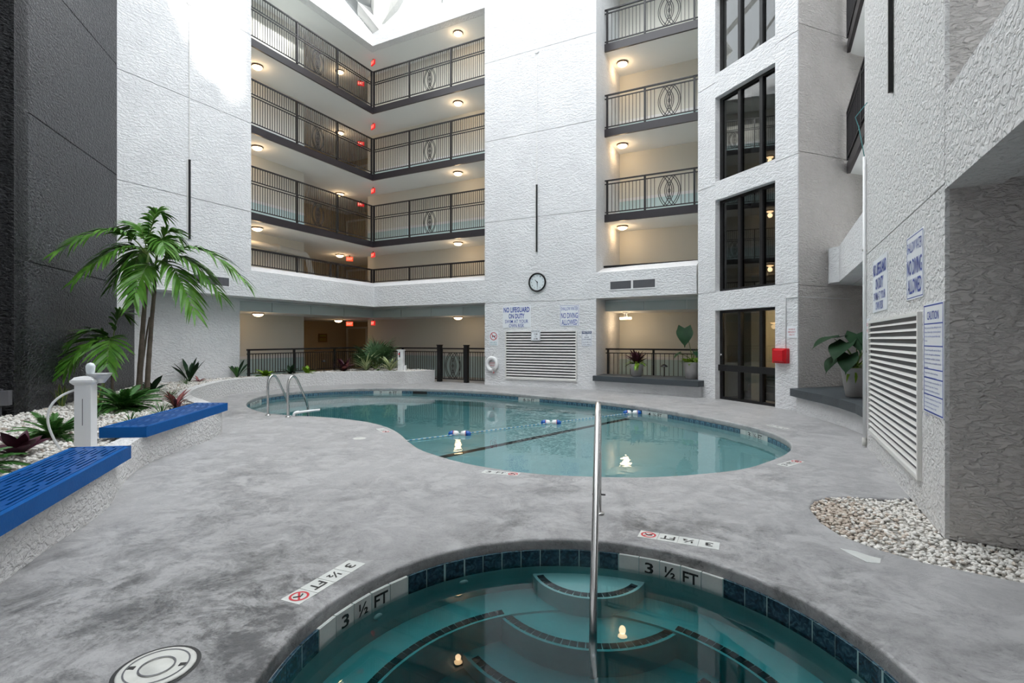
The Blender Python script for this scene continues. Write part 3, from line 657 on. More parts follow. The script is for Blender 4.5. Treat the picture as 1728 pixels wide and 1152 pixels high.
# pebble: a squashed 12 vertex icosahedron
def ico():
    t = (1 + 5 ** .5) / 2; v = np.array([(-1, t, 0), (1, t, 0), (-1, -t, 0), (1, -t, 0), (0, -1, t), (0, 1, t), (0, -1, -t), (0, 1, -t), (t, 0, -1), (t, 0, 1), (-t, 0, -1), (-t, 0, 1)], float); v /= np.linalg.norm(v[0])
    f = np.array([(0, 11, 5), (0, 5, 1), (0, 1, 7), (0, 7, 10), (0, 10, 11), (1, 5, 9), (5, 11, 4), (11, 10, 2), (10, 7, 6), (7, 1, 8), (3, 9, 4), (3, 4, 2), (3, 2, 6), (3, 6, 8), (3, 8, 9), (4, 9, 5), (2, 4, 11), (6, 2, 10), (8, 6, 7), (9, 8, 1)]); return v, f
IV, IF = ico()
def pebbles(name, poly, z, n, rmin, rmax, m, parent, seed, zfun=None, hole=None, msel=None):
    rg = np.random.default_rng(seed); P = np.array(poly); lo, hi = P.min(0), P.max(0)
    X = rg.uniform(lo[0], hi[0], n * 4); Y = rg.uniform(lo[1], hi[1], n * 4); k = in_poly_np(X, Y, poly); X, Y = X[k][:n], Y[k][:n]; n = len(X)
    r = rg.uniform(rmin, rmax, n); th = rg.uniform(0, 2 * pi, n)
    jit = rg.uniform(.75, 1.25, (n, 12, 1)); V = IV[None] * jit * np.stack([r, r * rg.uniform(.65, 1, n), r * rg.uniform(.5, .8, n)], 1)[:, None, :]
    tl = rg.uniform(-.5, .5, n); c, s = np.cos(tl)[:, None], np.sin(tl)[:, None]
    V = np.stack([V[..., 0] * c - V[..., 2] * s, V[..., 1], V[..., 0] * s + V[..., 2] * c], -1)
    c, s = np.cos(th)[:, None], np.sin(th)[:, None]
    Zc = z + rg.uniform(-.3, .55, n) * r + (zfun(X, Y) if zfun else 0)
    V = np.stack([V[..., 0] * c - V[..., 1] * s + X[:, None], V[..., 0] * s + V[..., 1] * c + Y[:, None], V[..., 2] + Zc[:, None]], -1)
    F = (IF[None] + (np.arange(n) * 12)[:, None, None]).reshape(-1, 3)
    me = bpy.data.meshes.new(name); me.vertices.add(n * 12); me.vertices.foreach_set('co', V.reshape(-1).astype(np.float32))
    me.loops.add(len(F) * 3); me.loops.foreach_set('vertex_index', F.reshape(-1).astype(np.int32)); me.polygons.add(len(F)); me.polygons.foreach_set('loop_start', np.arange(0, len(F) * 3, 3, dtype=np.int32))
    for q in (m if isinstance(m, list) else [m]): me.materials.append(q)
    if msel is not None:
        mi = np.repeat(msel(X, Y, rg).astype(np.int32), 20); me.polygons.foreach_set('material_index', mi)
    me.update(calc_edges=True); me.validate()
    o = link(name, me, parent); o['kind'] = 'stuff'; return o
LBED = [tuple(p) for p in IN] + [(-11.4, 15.85), (-14.6, 15.85), (-14.75, 10.3), (-14.85, 10.1), (-14.85, 7.35), (-11.28, 3.78), (-13.4, 1.66), (-13.4, .3)]
def bz(x, y): return BZ + .10 * min(1, max(0, (y - 6.2) / 2.5))
g_, gn = MB(), .07
MIDP = [((a[0] * .5 + b[0] * .5), (a[1] * .5 + b[1] * .5)) for a, b in zip(CURB, IN)] + LBED[len(IN):]
gI, gJ = np.meshgrid(np.arange(166), np.arange(226), indexing='ij'); gX, gY = -15 + gI * gn, .2 + gJ * gn
gin = in_poly_np(gX.ravel(), gY.ravel(), MIDP).reshape(gX.shape); cell = gin[:-1, :-1] & gin[1:, :-1] & gin[:-1, 1:] & gin[1:, 1:]
gid = {}
def gv(i, j):
    if (i, j) not in gid: gid[(i, j)] = len(g_.v); g_.v.append((-15 + i * gn, .2 + j * gn, bz(0, .2 + j * gn) - .02))
    return gid[(i, j)]
for i, j in zip(*np.nonzero(cell)): i, j = int(i), int(j); g_.f.append((gv(i, j), gv(i + 1, j), gv(i + 1, j + 1), gv(i, j + 1))); g_.mi.append(0)
bed = tag(g_.obj('gravel_bed', sandm), 'raised planting bed of white gravel behind the blue benches', 'gravel bed')
near_part = [p for p in LBED]
pebbles('gravel', [(x, y) for x, y in LBED], BZ - .008, 17000, .018, .034, [pebm, pebd], bed, 3, zfun=lambda X, Y: .10 * np.clip((Y - 6.2) / 2.5, 0, 1), msel=lambda X, Y, rg: rg.uniform(0, 1, len(X)) < .10)
bedr = tag(MB().prism(BED, -.12, -.035).obj('gravel_patch', sandm), 'white gravel patch at the foot of the near right wall, brown at its tip', 'gravel bed')
def stained(X, Y, rg):
    d = np.hypot((X - .42) / .55, (Y - 5.45) / .9); return (rg.uniform(0, 1, len(X)) < np.clip(1.15 - d, .04, .9))
pebbles('gravel', BED, -.018, 6500, .013, .026, [pebm, pebd], bedr, 5, msel=stained)

# ------------------------------------------------------------------ pool
pool = thing('swimming_pool', 'kidney shaped swimming pool with blue waterline tiles and teal water', 'pool')
WZP = -.17
wall_in = offset_poly(POOL, -.02)
def pdepth(x, y):     # deep end left, slope break along a line
    ax, ay, bx, by = -5.2, 7.4, -3.05, 12.8
    s = ((x - ax) * (by - ay) - (y - ay) * (bx - ax)) / math.hypot(bx - ax, by - ay)    # + to the right (shallow)
    return -1.25 + .03 * max(0, s) * 1.0 if s > 0 else max(-2.4, -1.25 + .22 * s)
k = len(wall_in)
vs = [(p[0], p[1], -.075) for p in wall_in] + [(p[0], p[1], pdepth(*p)) for p in wall_in]
MB().add(vs, [(i, k + i, k + (i + 1) % k, (i + 1) % k)[::-1] for i in range(k)]).obj('basin_wall', plast, pool, smooth=True)
# basin floor as a grid clipped to the outline
gx = 70; gy = 45; x0, x1, y0, y1 = -13.3, .6, 5.2, 13.9; vs = []; fs = []
for j in range(gy + 1):
    for i in range(gx + 1):
        x = x0 + (x1 - x0) * i / gx; y = y0 + (y1 - y0) * j / gy; vs.append((x, y, pdepth(x, y)))
big = offset_poly(POOL, -.5)
for j in range(gy):
    for i in range(gx):
        if in_poly(x0 + (x1 - x0) * (i + .5) / gx, y0 + (y1 - y0) * (j + .5) / gy, big): a = j * (gx + 1) + i; fs.append((a, a + 1, a + gx + 2, a + gx + 1))
MB().add(vs, fs).obj('basin_floor', plast, pool, smooth=True)
ln = [Vector((-5.2 + (2.15) * t, 7.0 + 5.8 * t, 0)) for t in [i / 20 for i in range(-3, 22)]]
m = MB()
for i in range(len(ln) - 1):
    a, b = ln[i], ln[i + 1]
    for (p, q) in ((a, b),):
        d = (q - p).normalized(); n = Vector((d.y, -d.x, 0)) * .08
        m.add([tuple(p - n + Vector((0, 0, -1.235))), tuple(p + n + Vector((0, 0, -1.235))), tuple(q + n + Vector((0, 0, -1.235))), tuple(q - n + Vector((0, 0, -1.235)))], [(0, 1, 2, 3)])
m.obj('slope_line', btile, pool, label='dark line along the slope break')
# arc-length walk round the outline
def walker(P):
    P = [Vector(p) for p in P]; P.append(P[0]); s = [0]
    for i in range(len(P) - 1): s.append(s[-1] + (P[i + 1] - P[i]).length)
    def at(u):
        u %= s[-1]; lo, hi = 0, len(s) - 1
        while hi - lo > 1:
            md = (lo + hi) // 2
            if s[md] <= u: lo = md
            else: hi = md
        t = (u - s[lo]) / (s[lo + 1] - s[lo]); d = (P[lo + 1] - P[lo]).normalized(); return P[lo].lerp(P[lo + 1], t), d
    return at, s[-1]
tl = offset_poly(POOL, -.004)
at, LEN = walker(tl)
n = int(LEN / .155)
def near_u(pt):
    return min(range(n), key=lambda i: (at((i + .5) * LEN / n)[0] - Vector(pt)).length)
marks = {}
for pt, txt in (((-12.6, 9.3), ['', '7', '-', '8', 'FT', '']), ((-11.2, 13.0), ['', '7', '', '8', 'FT', '']), ((-6.35, 13.3), ['', '6', '½', 'FT', '']), ((-2.5, 12.03), ['', '4', '½', 'FT', '']), ((-.35, 10.25), ['', '3', '½', 'FT', ''])):
    c = near_u(pt); k0 = c + len(txt) // 2
    for i, t in enumerate(txt): marks[(k0 - i) % n] = t
tw = LEN / n - .006
tm = MB().box(-tw / 2, tw / 2, 0, .02, -.225, -.078).mesh('tile', pooltile)
tm2 = MB(); tm2.box(-tw / 2, tw / 2, 0, .02, -.225, -.078); tm2.m = 1
for (a, b, c_, d) in ((-.035, .035, -.118, -.108), (-.035, .035, -.188, -.178), (-.035, -.025, -.178, -.118), (.025, .035, -.178, -.118)): tm2.box(a, b, -.0015, 0, c_, d)
tm2 = tm2.mesh('tile', [pooltile, tilelight])
tmw = MB().box(-tw / 2, tw / 2, -.002, .02, -.225, -.078).mesh('marker_tile', tilew)
for i in range(n):
    p, d = at((i + .5) * LEN / n); a = math.atan2(d.y, d.x) + pi     # local +x to the left of travel seen from the pool, local y outward
    if i in marks:
        o = link('marker_tile', tmw, pool); t = marks[i]
        if t:
            L_ = MB(Matrix.Rotation(R(90), 4, 'X')); letter(L_, t, 0, -.151, {'½': .085, '-': .05, 'FT': .12}.get(t, .07), .02 if t == '-' else .085, .0035, .01); L_.obj('numeral', blackp, o)
    else: o = link('tile', tm2, pool)
    o.location = (p.x, p.y, 0); o.rotation_euler = (0, 0, a)
# skimmer slot
p, d = at(near_u((-10.35, 13.3)) * LEN / n)
sk_ = MB(rotz(math.atan2(d.y, d.x) + pi, (p.x, p.y, 0))); sk_.box(-.25, .25, -.006, .03, -.2, -.09).obj('skimmer_mouth', darkin, pool)
wpoly = offset_poly(POOL, -.035)
o = MB().prism(wpoly, -2.9, WZP).obj('pool_water', poolwater); tag(o, 'calm teal water filling the kidney shaped pool', 'water'); o['kind'] = 'stuff'

# ------------------------------------------------------------------ spa
spa = thing('spa_pool', 'round spa in the foreground with submerged steps, dark tiles and black step trim', 'spa', (SC[0], SC[1], 0))
WZS = -.18
def circ(cx, cy, r, n=96): return [(cx + r * cos(2 * pi * i / n), cy + r * sin(2 * pi * i / n)) for i in range(n)]
Rw = SRAD - .03
P = circ(0, 0, Rw); k = len(P)
m = MB(); m.add([(p[0], p[1], -.075) for p in P] + [(p[0], p[1], -1.15) for p in P], [(i, (i + 1) % k, k + (i + 1) % k, k + i)[::-1] for i in range(k)]); m.obj('basin_wall', plast_shaded, spa, smooth=True)
MB().prism(circ(0, 0, Rw + .1), -1.25, -1.12).obj('basin_floor', plast_shaded, spa)
sx, sy = -1.34 - SC[0], 3.95 - SC[1]     # centre of the step lobes, local
def clip_lobe(r, z0, z1, name):
    pts = [p for p in circ(sx, sy, r, 120)]
    out = []
    for p in pts:
        h = math.hypot(*p)
        if h > Rw + .04: p = (p[0] * (Rw + .04) / h, p[1] * (Rw + .04) / h)
        out.append(p)
    # drop repeats along the rim
    o = MB().prism(out, z0, z1).obj(name, plast2, spa); return smooth_by_angle(o, 30)
clip_lobe(.455, -1.1, -.37, 'upper_step'); clip_lobe(.825, -1.1, -.65, 'middle_step'); clip_lobe(1.125, -1.1, -.95, 'lower_step')
BR = 1.205
P1_, P2_ = circ(0, 0, Rw + .04), circ(0, 0, BR); k = 96
m = MB(); m.add([(p[0], p[1], -.62) for p in P1_] + [(p[0], p[1], -.62) for p in P2_] + [(p[0], p[1], -1.15) for p in P2_], [(i, (i + 1) % k, k + (i + 1) % k, k + i) for i in range(k)] + [(k + i, k + (i + 1) % k, 2 * k + (i + 1) % k, 2 * k + i) for i in range(k)])
o = m.obj('bench', plast2, spa); smooth_by_angle(o, 30)
# black trim tiles, one by one
tt = MB().box(-.027, .027, -.0238, .0238, -.003, .004).mesh('trim_tile', btile)
def trim(cx, cy, r, z, test):
    L = 2 * pi * r; n = int(L / .0525)
    for i in range(n):
        a = 2 * pi * i / n; x, y = cx + r * cos(a), cy + r * sin(a)
        if test(x, y): o = link('trim_tile', tt, spa); o.location = (x, y, z); o.rotation_euler = (0, 0, a)
trim(sx, sy, .405, -.366, lambda x, y: math.hypot(x, y) < Rw - .05)
trim(sx, sy, .775, -.646, lambda x, y: math.hypot(x, y) < BR + .045)
trim(0, 0, BR + .045, -.616, lambda x, y: math.hypot(x - sx, y - sy) > .79 and y > -.75)
trim(sx, sy, 1.075, -.946, lambda x, y: math.hypot(x, y) < BR - .06)
# waterline tiles
at2, L2 = walker(circ(0, 0, Rw - .004)); n2 = 62; tw = L2 / n2 - .007
tmS = MB().box(-tw / 2, tw / 2, 0, .02, -.235, -.077).mesh('tile', spatile); tmW = MB().box(-tw / 2, tw / 2, -.003, .02, -.235, -.077).mesh('marker_tile', tilew)
def mi(ang): return int(round((ang % (2 * pi)) / (2 * pi) * n2 - .5))
def ang_of(x, y): return math.atan2(y - SC[1], x - SC[0])
SM = {}
for ang, t in ((ang_of(-.62, 3.93) + .0, ['', '3', '½', 'FT', '']), (ang_of(-2.44, 2.42), ['', '3', '½', 'FT', ''])):
    c = mi(ang)
    for i, q in enumerate(t): SM[(c + 2 - i) % n2] = q
for i in range(n2):
    p, d = at2((i + .5) * L2 / n2); a = math.atan2(d.y, d.x) + pi
    o = link('marker_tile' if i in SM else 'tile', tmW if i in SM else tmS, spa); o.location = (p.x, p.y, 0); o.rotation_euler = (0, 0, a)
    t = SM.get(i)
    if t: L_ = MB(Matrix.Rotation(R(90), 4, 'X')); letter(L_, t, 0, -.145, {'½': .085, 'FT': .115}.get(t, .065), .085, .005, .02); L_.obj('numeral', blackp, o)
for (x, y) in ((-2.05, 3.25), (-2.33, 2.62), (.38, 3.28)):
    a = ang_of(x, y); j = MB(rotz(a, (0, 0, 0))); j.lathe([(.034, 0), (.034, .012), (.018, .016), (.014, .004)], 16, (Rw - .012, 0, -.33), 'x'); jo = j.obj('jet', wplain, spa, smooth=True)
o = MB().prism(circ(SC[0], SC[1], SRAD - .015), -1.2, WZS).obj('spa_water', spawater); tag(o, 'clear still teal water in the round spa', 'water'); o['kind'] = 'stuff'

# ------------------------------------------------------------------ deck depth markers (flat tiles set in the deck, read from the water)
def deck_marker(label, loc, ang, tiles, size=.15, worn=0):
    """local +x = reading direction, text baseline toward local -y"""
    t = thing('deck_depth_marker', label, 'depth marker', loc, (0, 0, ang), 'depth markers set in the deck')
    n = len(tiles)
    for i, q in enumerate(tiles):
        cx = (i - (n - 1) / 2) * (size + .004)
        o = MB().box(cx - size / 2, cx + size / 2, -size / 2, size / 2, -.006, .0022).obj('marker_tile', tilew, t)
        L_ = MB()
        if q == 'NO':
            ringflat(L_, size * .30, size * .40, cx, 0, .0035); L_.box(cx - .006, cx + .006, -size * .05, size * .05, .003, .0035)
            a = MB(); a.M = Matrix.Translation((cx, 0, 0)) @ Matrix.Rotation(R(45), 4, 'Z'); a.box(-size * .33, size * .33, -.007, .007, .0028, .0036); L_.v += a.v; 
            b0 = len(L_.v) - len(a.v); L_.f += [tuple(b0 + i for i in f) for f in a.f]; L_.mi += [0] * len(a.f)
            L_.obj('no_diving_symbol', signr, o)
            b = MB(); b.tube([(cx - .03, .0, .003), (cx + .0, .012, .003), (cx + .03, -.02, .003)], .005, 4); b.obj('diver_figure', blackp, o)
        elif q: letter(L_, q, cx, 0, {'½': .085, 'FT': .11}.get(q, .06) * size / .15, .075 * size / .15, .0035, .02); L_.obj('numeral', blackp, o)
    return t
deck_marker('worn white depth marker reading 3 ½ FT on the deck left of the spa', (-2.645, 2.45, .0), R(-86), ['3', '½', 'FT', 'NO'])
deck_marker('white depth marker reading 3 ½ FT on the deck between spa and right wall', (-.685, 4.23, 0), R(182), ['3', '½', 'FT', 'NO'])
deck_marker('white depth marker reading 3 FT on the deck at the near edge of the pool', (-2.91, 5.37, 0), R(8), ['3', 'FT', 'NO'])
deck_marker('small depth marker on the deck at the right tip of the pool', (.185, 7.50, 0), R(63), ['3', 'FT', 'NO'])
deck_marker('faded depth marker on the deck left of the swim line', (-6.1, 6.93, 0), R(-32), ['', '5', 'NO'])
deck_marker('faded depth marker on the deck below the black glass door', (.05, 10.5, 0), R(130), ['3', '½', 'FT'])

# ------------------------------------------------------------------ handrail, ladder, float line, pvc pipe
def path_round(pts, r=.12, n=6):
    out = [Vector(pts[0])]
    for i in range(1, len(pts) - 1):
        p = Vector(pts[i]); a = (Vector(pts[i - 1]) - p); b = (Vector(pts[i + 1]) - p); q = min(r, a.length * .45, b.length * .45)
        out += bez(p + a.normalized() * q, p, p + b.normalized() * q, n)
    out.append(Vector(pts[-1])); return out
hr = thing('spa_handrail', 'stainless steel handrail running from the deck down into the spa', 'handrail', (-1.43, 4.52, 0))
dv = Vector((-.965, 2.93, 0)) - Vector((-1.43, 4.52, 0)); u = dv.normalized()
pt = lambda s, z: (u.x * s, u.y * s, z)
MB().tube(path_round([pt(0, -.02), pt(0, .92), pt(.28, 1.06), pt(.42, 1.0), pt(1.55, -.05), pt(1.66, -.62)], .13, 7), .024, 14).obj('rail_tube', steel, hr, smooth=True)
MB().tube([pt(.02, .55), pt(.30, .96)], .016, 10).obj('brace', steel, hr, smooth=True)
MB().lathe([(.05, 0), (.05, .012), (.03, .025), (.026, .025)], 20, (0, 0, 0)).obj('escutcheon', steel, hr, smooth=True)
MB().tube([(u.y * -.06, -u.x * -.06, .18), (u.y * .06, -u.x * .06, .18)], .008, 8).obj('bolt', bronze, hr)
for i, (x, y) in enumerate(((-9.45, 7.19), (-8.88, 7.22))):
    ld = thing('ladder_rail', 'curved stainless ladder rail at the pool edge, %s' % ('left of the two' if i == 0 else 'beside the white pipe'), 'ladder rail', (x, y, 0), (0, 0, R(100)), 'pool ladder rails')
    MB().tube(catmull([(0, 0, -.03), (0, 0, .3), (0, 0, .62), (.035, 0, .76), (.13, 0, .83), (.23, 0, .79), (.36, 0, .60), (.5, 0, .36), (.58, 0, .18), (.61, 0, 0), (.61, 0, -.9)], 5, False), .024, 12).obj('rail_tube', steel, ld, smooth=True)
    MB().lathe([(.055, 0), (.055, .01), (.03, .028), (.025, .028)], 20).obj('escutcheon', steel, ld, smooth=True)
pp = thing('pvc_pipe', 'white plastic pipe end lying over the pool edge beside the ladder', 'pipe', (-8.85, 7.34, 0))
MB().tube(path_round([(0, 0, -.01), (0, 0, .07), (.15, .22, .09), (.29, .42, .10)], .05, 5), .027, 12).obj('pipe', pvc, pp, smooth=True)
MB().tube([(0, .03, .07), (.03, .1, .08)], .036, 12).obj('elbow', pvc, pp, smooth=True)
# float line
rp = [(-5.70, 6.92, WZP + .012), (-2.82, 12.45, WZP + .012)]
def lp(t): return (rp[0][0] + (rp[1][0] - rp[0][0]) * t, rp[0][1] + (rp[1][1] - rp[0][1]) * t, rp[0][2] + .006)
rope = thing('swim_rope', 'thin blue and white safety rope stretched across the pool', 'rope', lp(0))
m = MB(); m2 = MB(); N_ = 120; o0 = Vector(lp(0))
for i in range(N_):
    (m if i % 2 else m2).tube([Vector(lp(i / N_)) - o0, Vector(lp((i + 1) / N_)) - o0], .0085, 6, caps=False)
m.obj('blue_strands', ropeb, rope, smooth=True); m2.obj('white_strands', wplain, rope, smooth=True)
def half_float(sgn, x0):
    blue_, wh, rd = MB(), MB(), MB()
    f = lambda x: x0 + sgn * x
    wh.lathe([(.012, f(0)), (.05, f(.012)), (.062, f(.05)), (.066, f(.10))], 20, axis='x'); rd.lathe([(.067, f(.10)), (.067, f(.108))], 20, axis='x')
    blue_.lathe([(.066, f(.108)), (.06, f(.15)), (.042, f(.19)), (.015, f(.20))], 20, axis='x'); return blue_, wh, rd
for t, dsc in ((.185, 'blue and white rope float nearest the near edge of the pool'), (.535, 'blue and white rope float in the middle of the swim line'), (.935, 'blue and white rope float near the far pool wall')):
    p = lp(t); f = thing('rope_float', dsc, 'float', (p[0], p[1], p[2]), (0, 0, math.atan2(rp[1][1] - rp[0][1], rp[1][0] - rp[0][0]) ), 'swim line floats')
    f.rotation_euler = (0, 0, math.atan2(rp[1][1] - rp[0][1], rp[1][0] - rp[0][0]) - R(38))
    for sgn in (-1, 1):
        b, w, r = half_float(sgn, .012 * sgn)
        b.obj('blue_end', bluef, f, smooth=True); w.obj('white_cone', pvc, f, smooth=True); r.obj('red_band', signr, f, smooth=True)

# skimmer lid
sl = thing('skimmer_lid', 'round cream plastic skimmer lid set in the foreground deck', 'lid', (-2.67, 1.42, 0))
MB().lathe([(.165, .001), (.165, .006), (.155, .010), (.12, .012), (.085, .008), (.06, .008), (.055, .013), (0, .014)], 40).obj('lid', skim, sl, smooth=True)
ring = MB(); ringflat(ring, .165, .185, 0, 0, .002, n=40); ring.obj('rim', blackp, sl)
for rr_ in (.135, .075): ring = MB(); ringflat(ring, rr_ - .004, rr_ + .004, 0, 0, .0128, n=40); ring.obj('groove', boxg, sl)
for a in (35, 215): MB(rotz(R(a))).box(.10, .13, -.012, .012, .008, .0125).obj('finger_slot', blackp, sl)
dd = thing('drain_cover', 'small round flush drain cover on the deck left of the rope', 'drain cover', (-5.95, 6.2, 0))
m = MB(); ringflat(m, .10, .115, 0, 0, .0015, n=28); m.obj('rim', joint, dd); MB().lathe([(.10, .0), (.10, .001), (0, .0012)], 28).obj('cover', skim, dd)

# ------------------------------------------------------------------ blue benches
def bench(label, F0, F1, B1, B0, z=.5, h=.13):
    """F0,F1 front corners near/far, B the back ones"""
    F0, F1, B1, B0 = [Vector(p) for p in (F0, F1, B1, B0)]
    t = thing('blue_bench', label, 'bench', (F0.x, F0.y, z), (0, 0, math.atan2((F1 - F0).y, (F1 - F0).x)), 'blue slatted benches')
    L = (F1 - F0).length; w = (B0 - F0).length; inv = Matrix.Rotation(-t.rotation_euler.z, 4, 'Z')
    g = lambda p: (inv @ Vector((p.x - F0.x, p.y - F0.y, 0)))
    f0, f1, b1, b0 = g(F0), g(F1), g(B1), g(B0)
    th = .045
    def board(a, b, name):
        d = (b - a).normalized(); n = Vector((-d.y, d.x, 0)) * th
        MB().prism([(a.x, a.y), (b.x, b.y), (b.x + n.x, b.y + n.y), (a.x + n.x, a.y + n.y)], -h, 0).obj(name, blueb, t)
    board(f0, f1, 'front_board'); board(b1, b0, 'back_board'); board(f1, b1, 'end_board'); board(b0, f0, 'end_board')
    n = 10
    lo, hi = th + .004, 1 - .0
    wn = abs((b0 - f0).y); 
    for i in range(n):
        s = (i + .5) / n
        a = f0.lerp(b0, (th + (w - 2 * th) * s) / w); b = f1.lerp(b1, (th + (w - 2 * th) * s) / w); d = (b - a).normalized(); a = a + d * th; b = b - d * th; nn = Vector((-d.y, d.x, 0)) * (w / n * .23)
        MB().prism([(a.x - nn.x, a.y - nn.y), (b.x - nn.x, b.y - nn.y), (b.x + nn.x, b.y + nn.y), (a.x + nn.x, a.y + nn.y)], -.07, -.001).obj('slat', blue, t)
    # spacer rows between slats, at staggered stations
    rows = 5
    for r_ in range(rows + 1):
        q = r_ / rows
        for i in range(n - 1):
            st = q + (.045 if i % 2 else 0) * (1 if r_ < rows else -1)
            if not .0 <= st <= 1: continue
            s = (i + 1) / n; a = f0.lerp(b0, (th + (w - 2 * th) * s) / w); b = f1.lerp(b1, (th + (w - 2 * th) * s) / w); d = (b - a).normalized(); a = a + d * th; b = b - d * th; c = a.lerp(b, min(.985, max(.015, st)))
            nn = Vector((-d.y, d.x, 0)) * (w / n * .25); e = d * .055
            MB().prism([(c - nn - e)[:2], (c - nn + e)[:2], (c + nn + e)[:2], (c + nn - e)[:2]], -.065, -.0015).obj('spacer', blue, t)
    for q in (.12, .5, .88):
        a = f0.lerp(f1, q); b = b0.lerp(b1, q); d = (b - a).normalized(); n_ = Vector((d.y, -d.x, 0)) * .03; a = a + d * th; b = b - d * th
        MB().prism([(a - n_)[:2], (a + n_)[:2], (b + n_)[:2], (b - n_)[:2]], -.112, -.071).obj('cross_rail', blued, t)
    return t
bench('blue slatted bench cut by the left edge of the photograph, nearest the spa', (-4.02, 1.12), (-5.92, 2.90), (-6.37, 2.58), (-4.47, .80))
bench('blue slatted bench further along the planter wall, beside the red leaved plant', (-7.00, 3.60), (-8.41, 5.61), (-8.91, 5.37), (-7.47, 3.30))

# ------------------------------------------------------------------ lamps
for_lamps = 0
def dome(label, x, y, z, power=8, r=.17):
    t = thing('ceiling_lamp', label, 'lamp', (x, y, z), group='dome ceiling lamps')
    MB().lathe([(r + .02, 0), (r + .025, -.03), (r, -.045), (r - .01, -.045)], 28).obj('rim', lampr, t, smooth=True)
    MB().lathe([(r, -.04), (r * .93, -.07), (r * .7, -.105), (r * .35, -.125), (0.0001, -.13)], 28).obj('glass_dome', lampm, t, smooth=True)
    l = bpy.data.lights.new('bulb', 'POINT'); l.energy = power; l.color = (1, .70, .40); l.shadow_soft_size = .12
    o = bpy.data.objects.new('bulb', l); COL.objects.link(o); o.parent = t; o.location = (0, 0, -.26)
    return t
ln_ = {3: 'third', 4: 'fourth', 5: 'fifth', 2: 'second', 1: 'ground'}
for n, z in ((2, Z3), (3, Z4), (4, Z5)):
    dome('lit dome lamp on the left balcony soffit above the %s level' % ln_[n], -16.0, 11.75, z)
for n, z in ((2, Z3), (3, Z4), (4, Z5), (5, ZR)):
    dome('lit dome lamp on the back balcony soffit above the %s level' % ln_[n], -11.3, 17.25, z)
    dome('lit dome lamp in the lift lobby above the %s level' % ln_[n], -17.75, 17.25, z)
for n, z in ((2, Z3), (3, Z4), (4, Z5)):
    dome('lit dome lamp right of the clock column above the %s level' % ln_[n], -4.65, 17.35, z)
dome('lit dome lamp over the ground corridor at the left, behind the fence', -15.75, 11.6, 2.5, 4)
dome('lit dome lamp over the ground corridor near the gate', -11.2, 17.1, 2.5, 4)
dome('lit dome lamp over the ground floor lift lobby', -17.9, 17.3, 2.5, 4)
dome('added dome lamp lighting the stair tower behind the glass door', *(DM @ Vector((1.5, 1.3, 2.5))), 45)  # lamp added to brighten the stair interior seen through the door
sp_ = thing('utility_lamp', 'lit stem mounted utility lamp over the potted plants on the ledge', 'lamp', (-4.5, 17.2, 2.52))
MB().lathe([(.11, 0), (.11, -.04), (.05, -.06), (.04, -.1), (.05, -.14)], 20).obj('canopy', pvc, sp_, smooth=True)
MB().box(-.05, .05, -.05, .05, -.18, -.12).obj('socket', pvc, sp_); MB().box(-.19, .19, -.06, .06, -.25, -.18).obj('lens', fluor, sp_)
l = bpy.data.lights.new('bulb', 'POINT'); l.energy = 8; l.color = (1, .70, .42); l.shadow_soft_size = .1; o = bpy.data.objects.new('bulb', l); COL.objects.link(o); o.parent = sp_; o.location = (0, 0, -.4)

# ------------------------------------------------------------------ exit signs
def exit_sign(label, x, y, z, ang, m, w=.30, h=.2):
    t = thing('exit_sign', label, 'exit sign', (x, y, z), (R(90), 0, ang), 'exit signs')
    MB().box(-w / 2, w / 2, -h / 2, h / 2, -.05, 0).obj('housing', m, t); MB().box(-.03, .03, h / 2, h / 2 + .06, -.04, -.01).obj('mount', lampr, t)
    L_ = MB(); letter(L_, 'EXIT', 0, 0, w * .8, h * .55, .003, .02); L_.obj('lettering', exitl, t)
for n, z in ((1, 2.5), (2, Z3), (3, Z4), (4, Z5), (5, ZR)):
    exit_sign('red EXIT sign at the balcony corner, %s level' % ln_[n], -15.65, 17.1, z - .2, R(-20), exitm)
    exit_sign('%s EXIT sign inside the lift lobby, %s level' % ('orange' if n in (1, 2) else 'small red', ln_[n]), *((-17.35, 17.45, z - .2) if n in (1, 2) else (-17.1, 17.9, z - .42)), R(50), exito if n in (1, 2) else exitm)
# lobby plaque, wall sconces
pq = thing('wall_plaque', 'small brown notice plaque on the lobby wall at ground level', 'plaque', (-20.49, 18.75, 1.66), (R(90), 0, R(90)))
MB().box(-.28, .28, -.22, .22, 0, .02).obj('plate', brass, pq)
m = MB(); m.box(-.2, .2, .08, .14, .02, .024).box(-.2, .2, -.12, -.09, .02, .024).box(-.2, .2, -.05, -.02, .02, .024).obj('print_lines', lyel, pq)
# pipes on second level left
pi_ = thing('ceiling_pipe', 'thick grey pipe bending down under the left second level soffit', 'pipe', (-16.5, 10, 5.0))
MB().tube(path_round([(0, -.1, .0), (0, 3.0, .0), (0, 4.3, -.05), (-.05, 4.6, -.9), (-.05, 5.2, -1.25), (-.05, 6.4, -1.3)], .25, 6), .11, 14).obj('pipe', pipe, pi_, smooth=True)
MB().tube([(0, 2.9, 0), (0, 3.05, 0)], .14, 14).obj('collar', pipe, pi_, smooth=True)

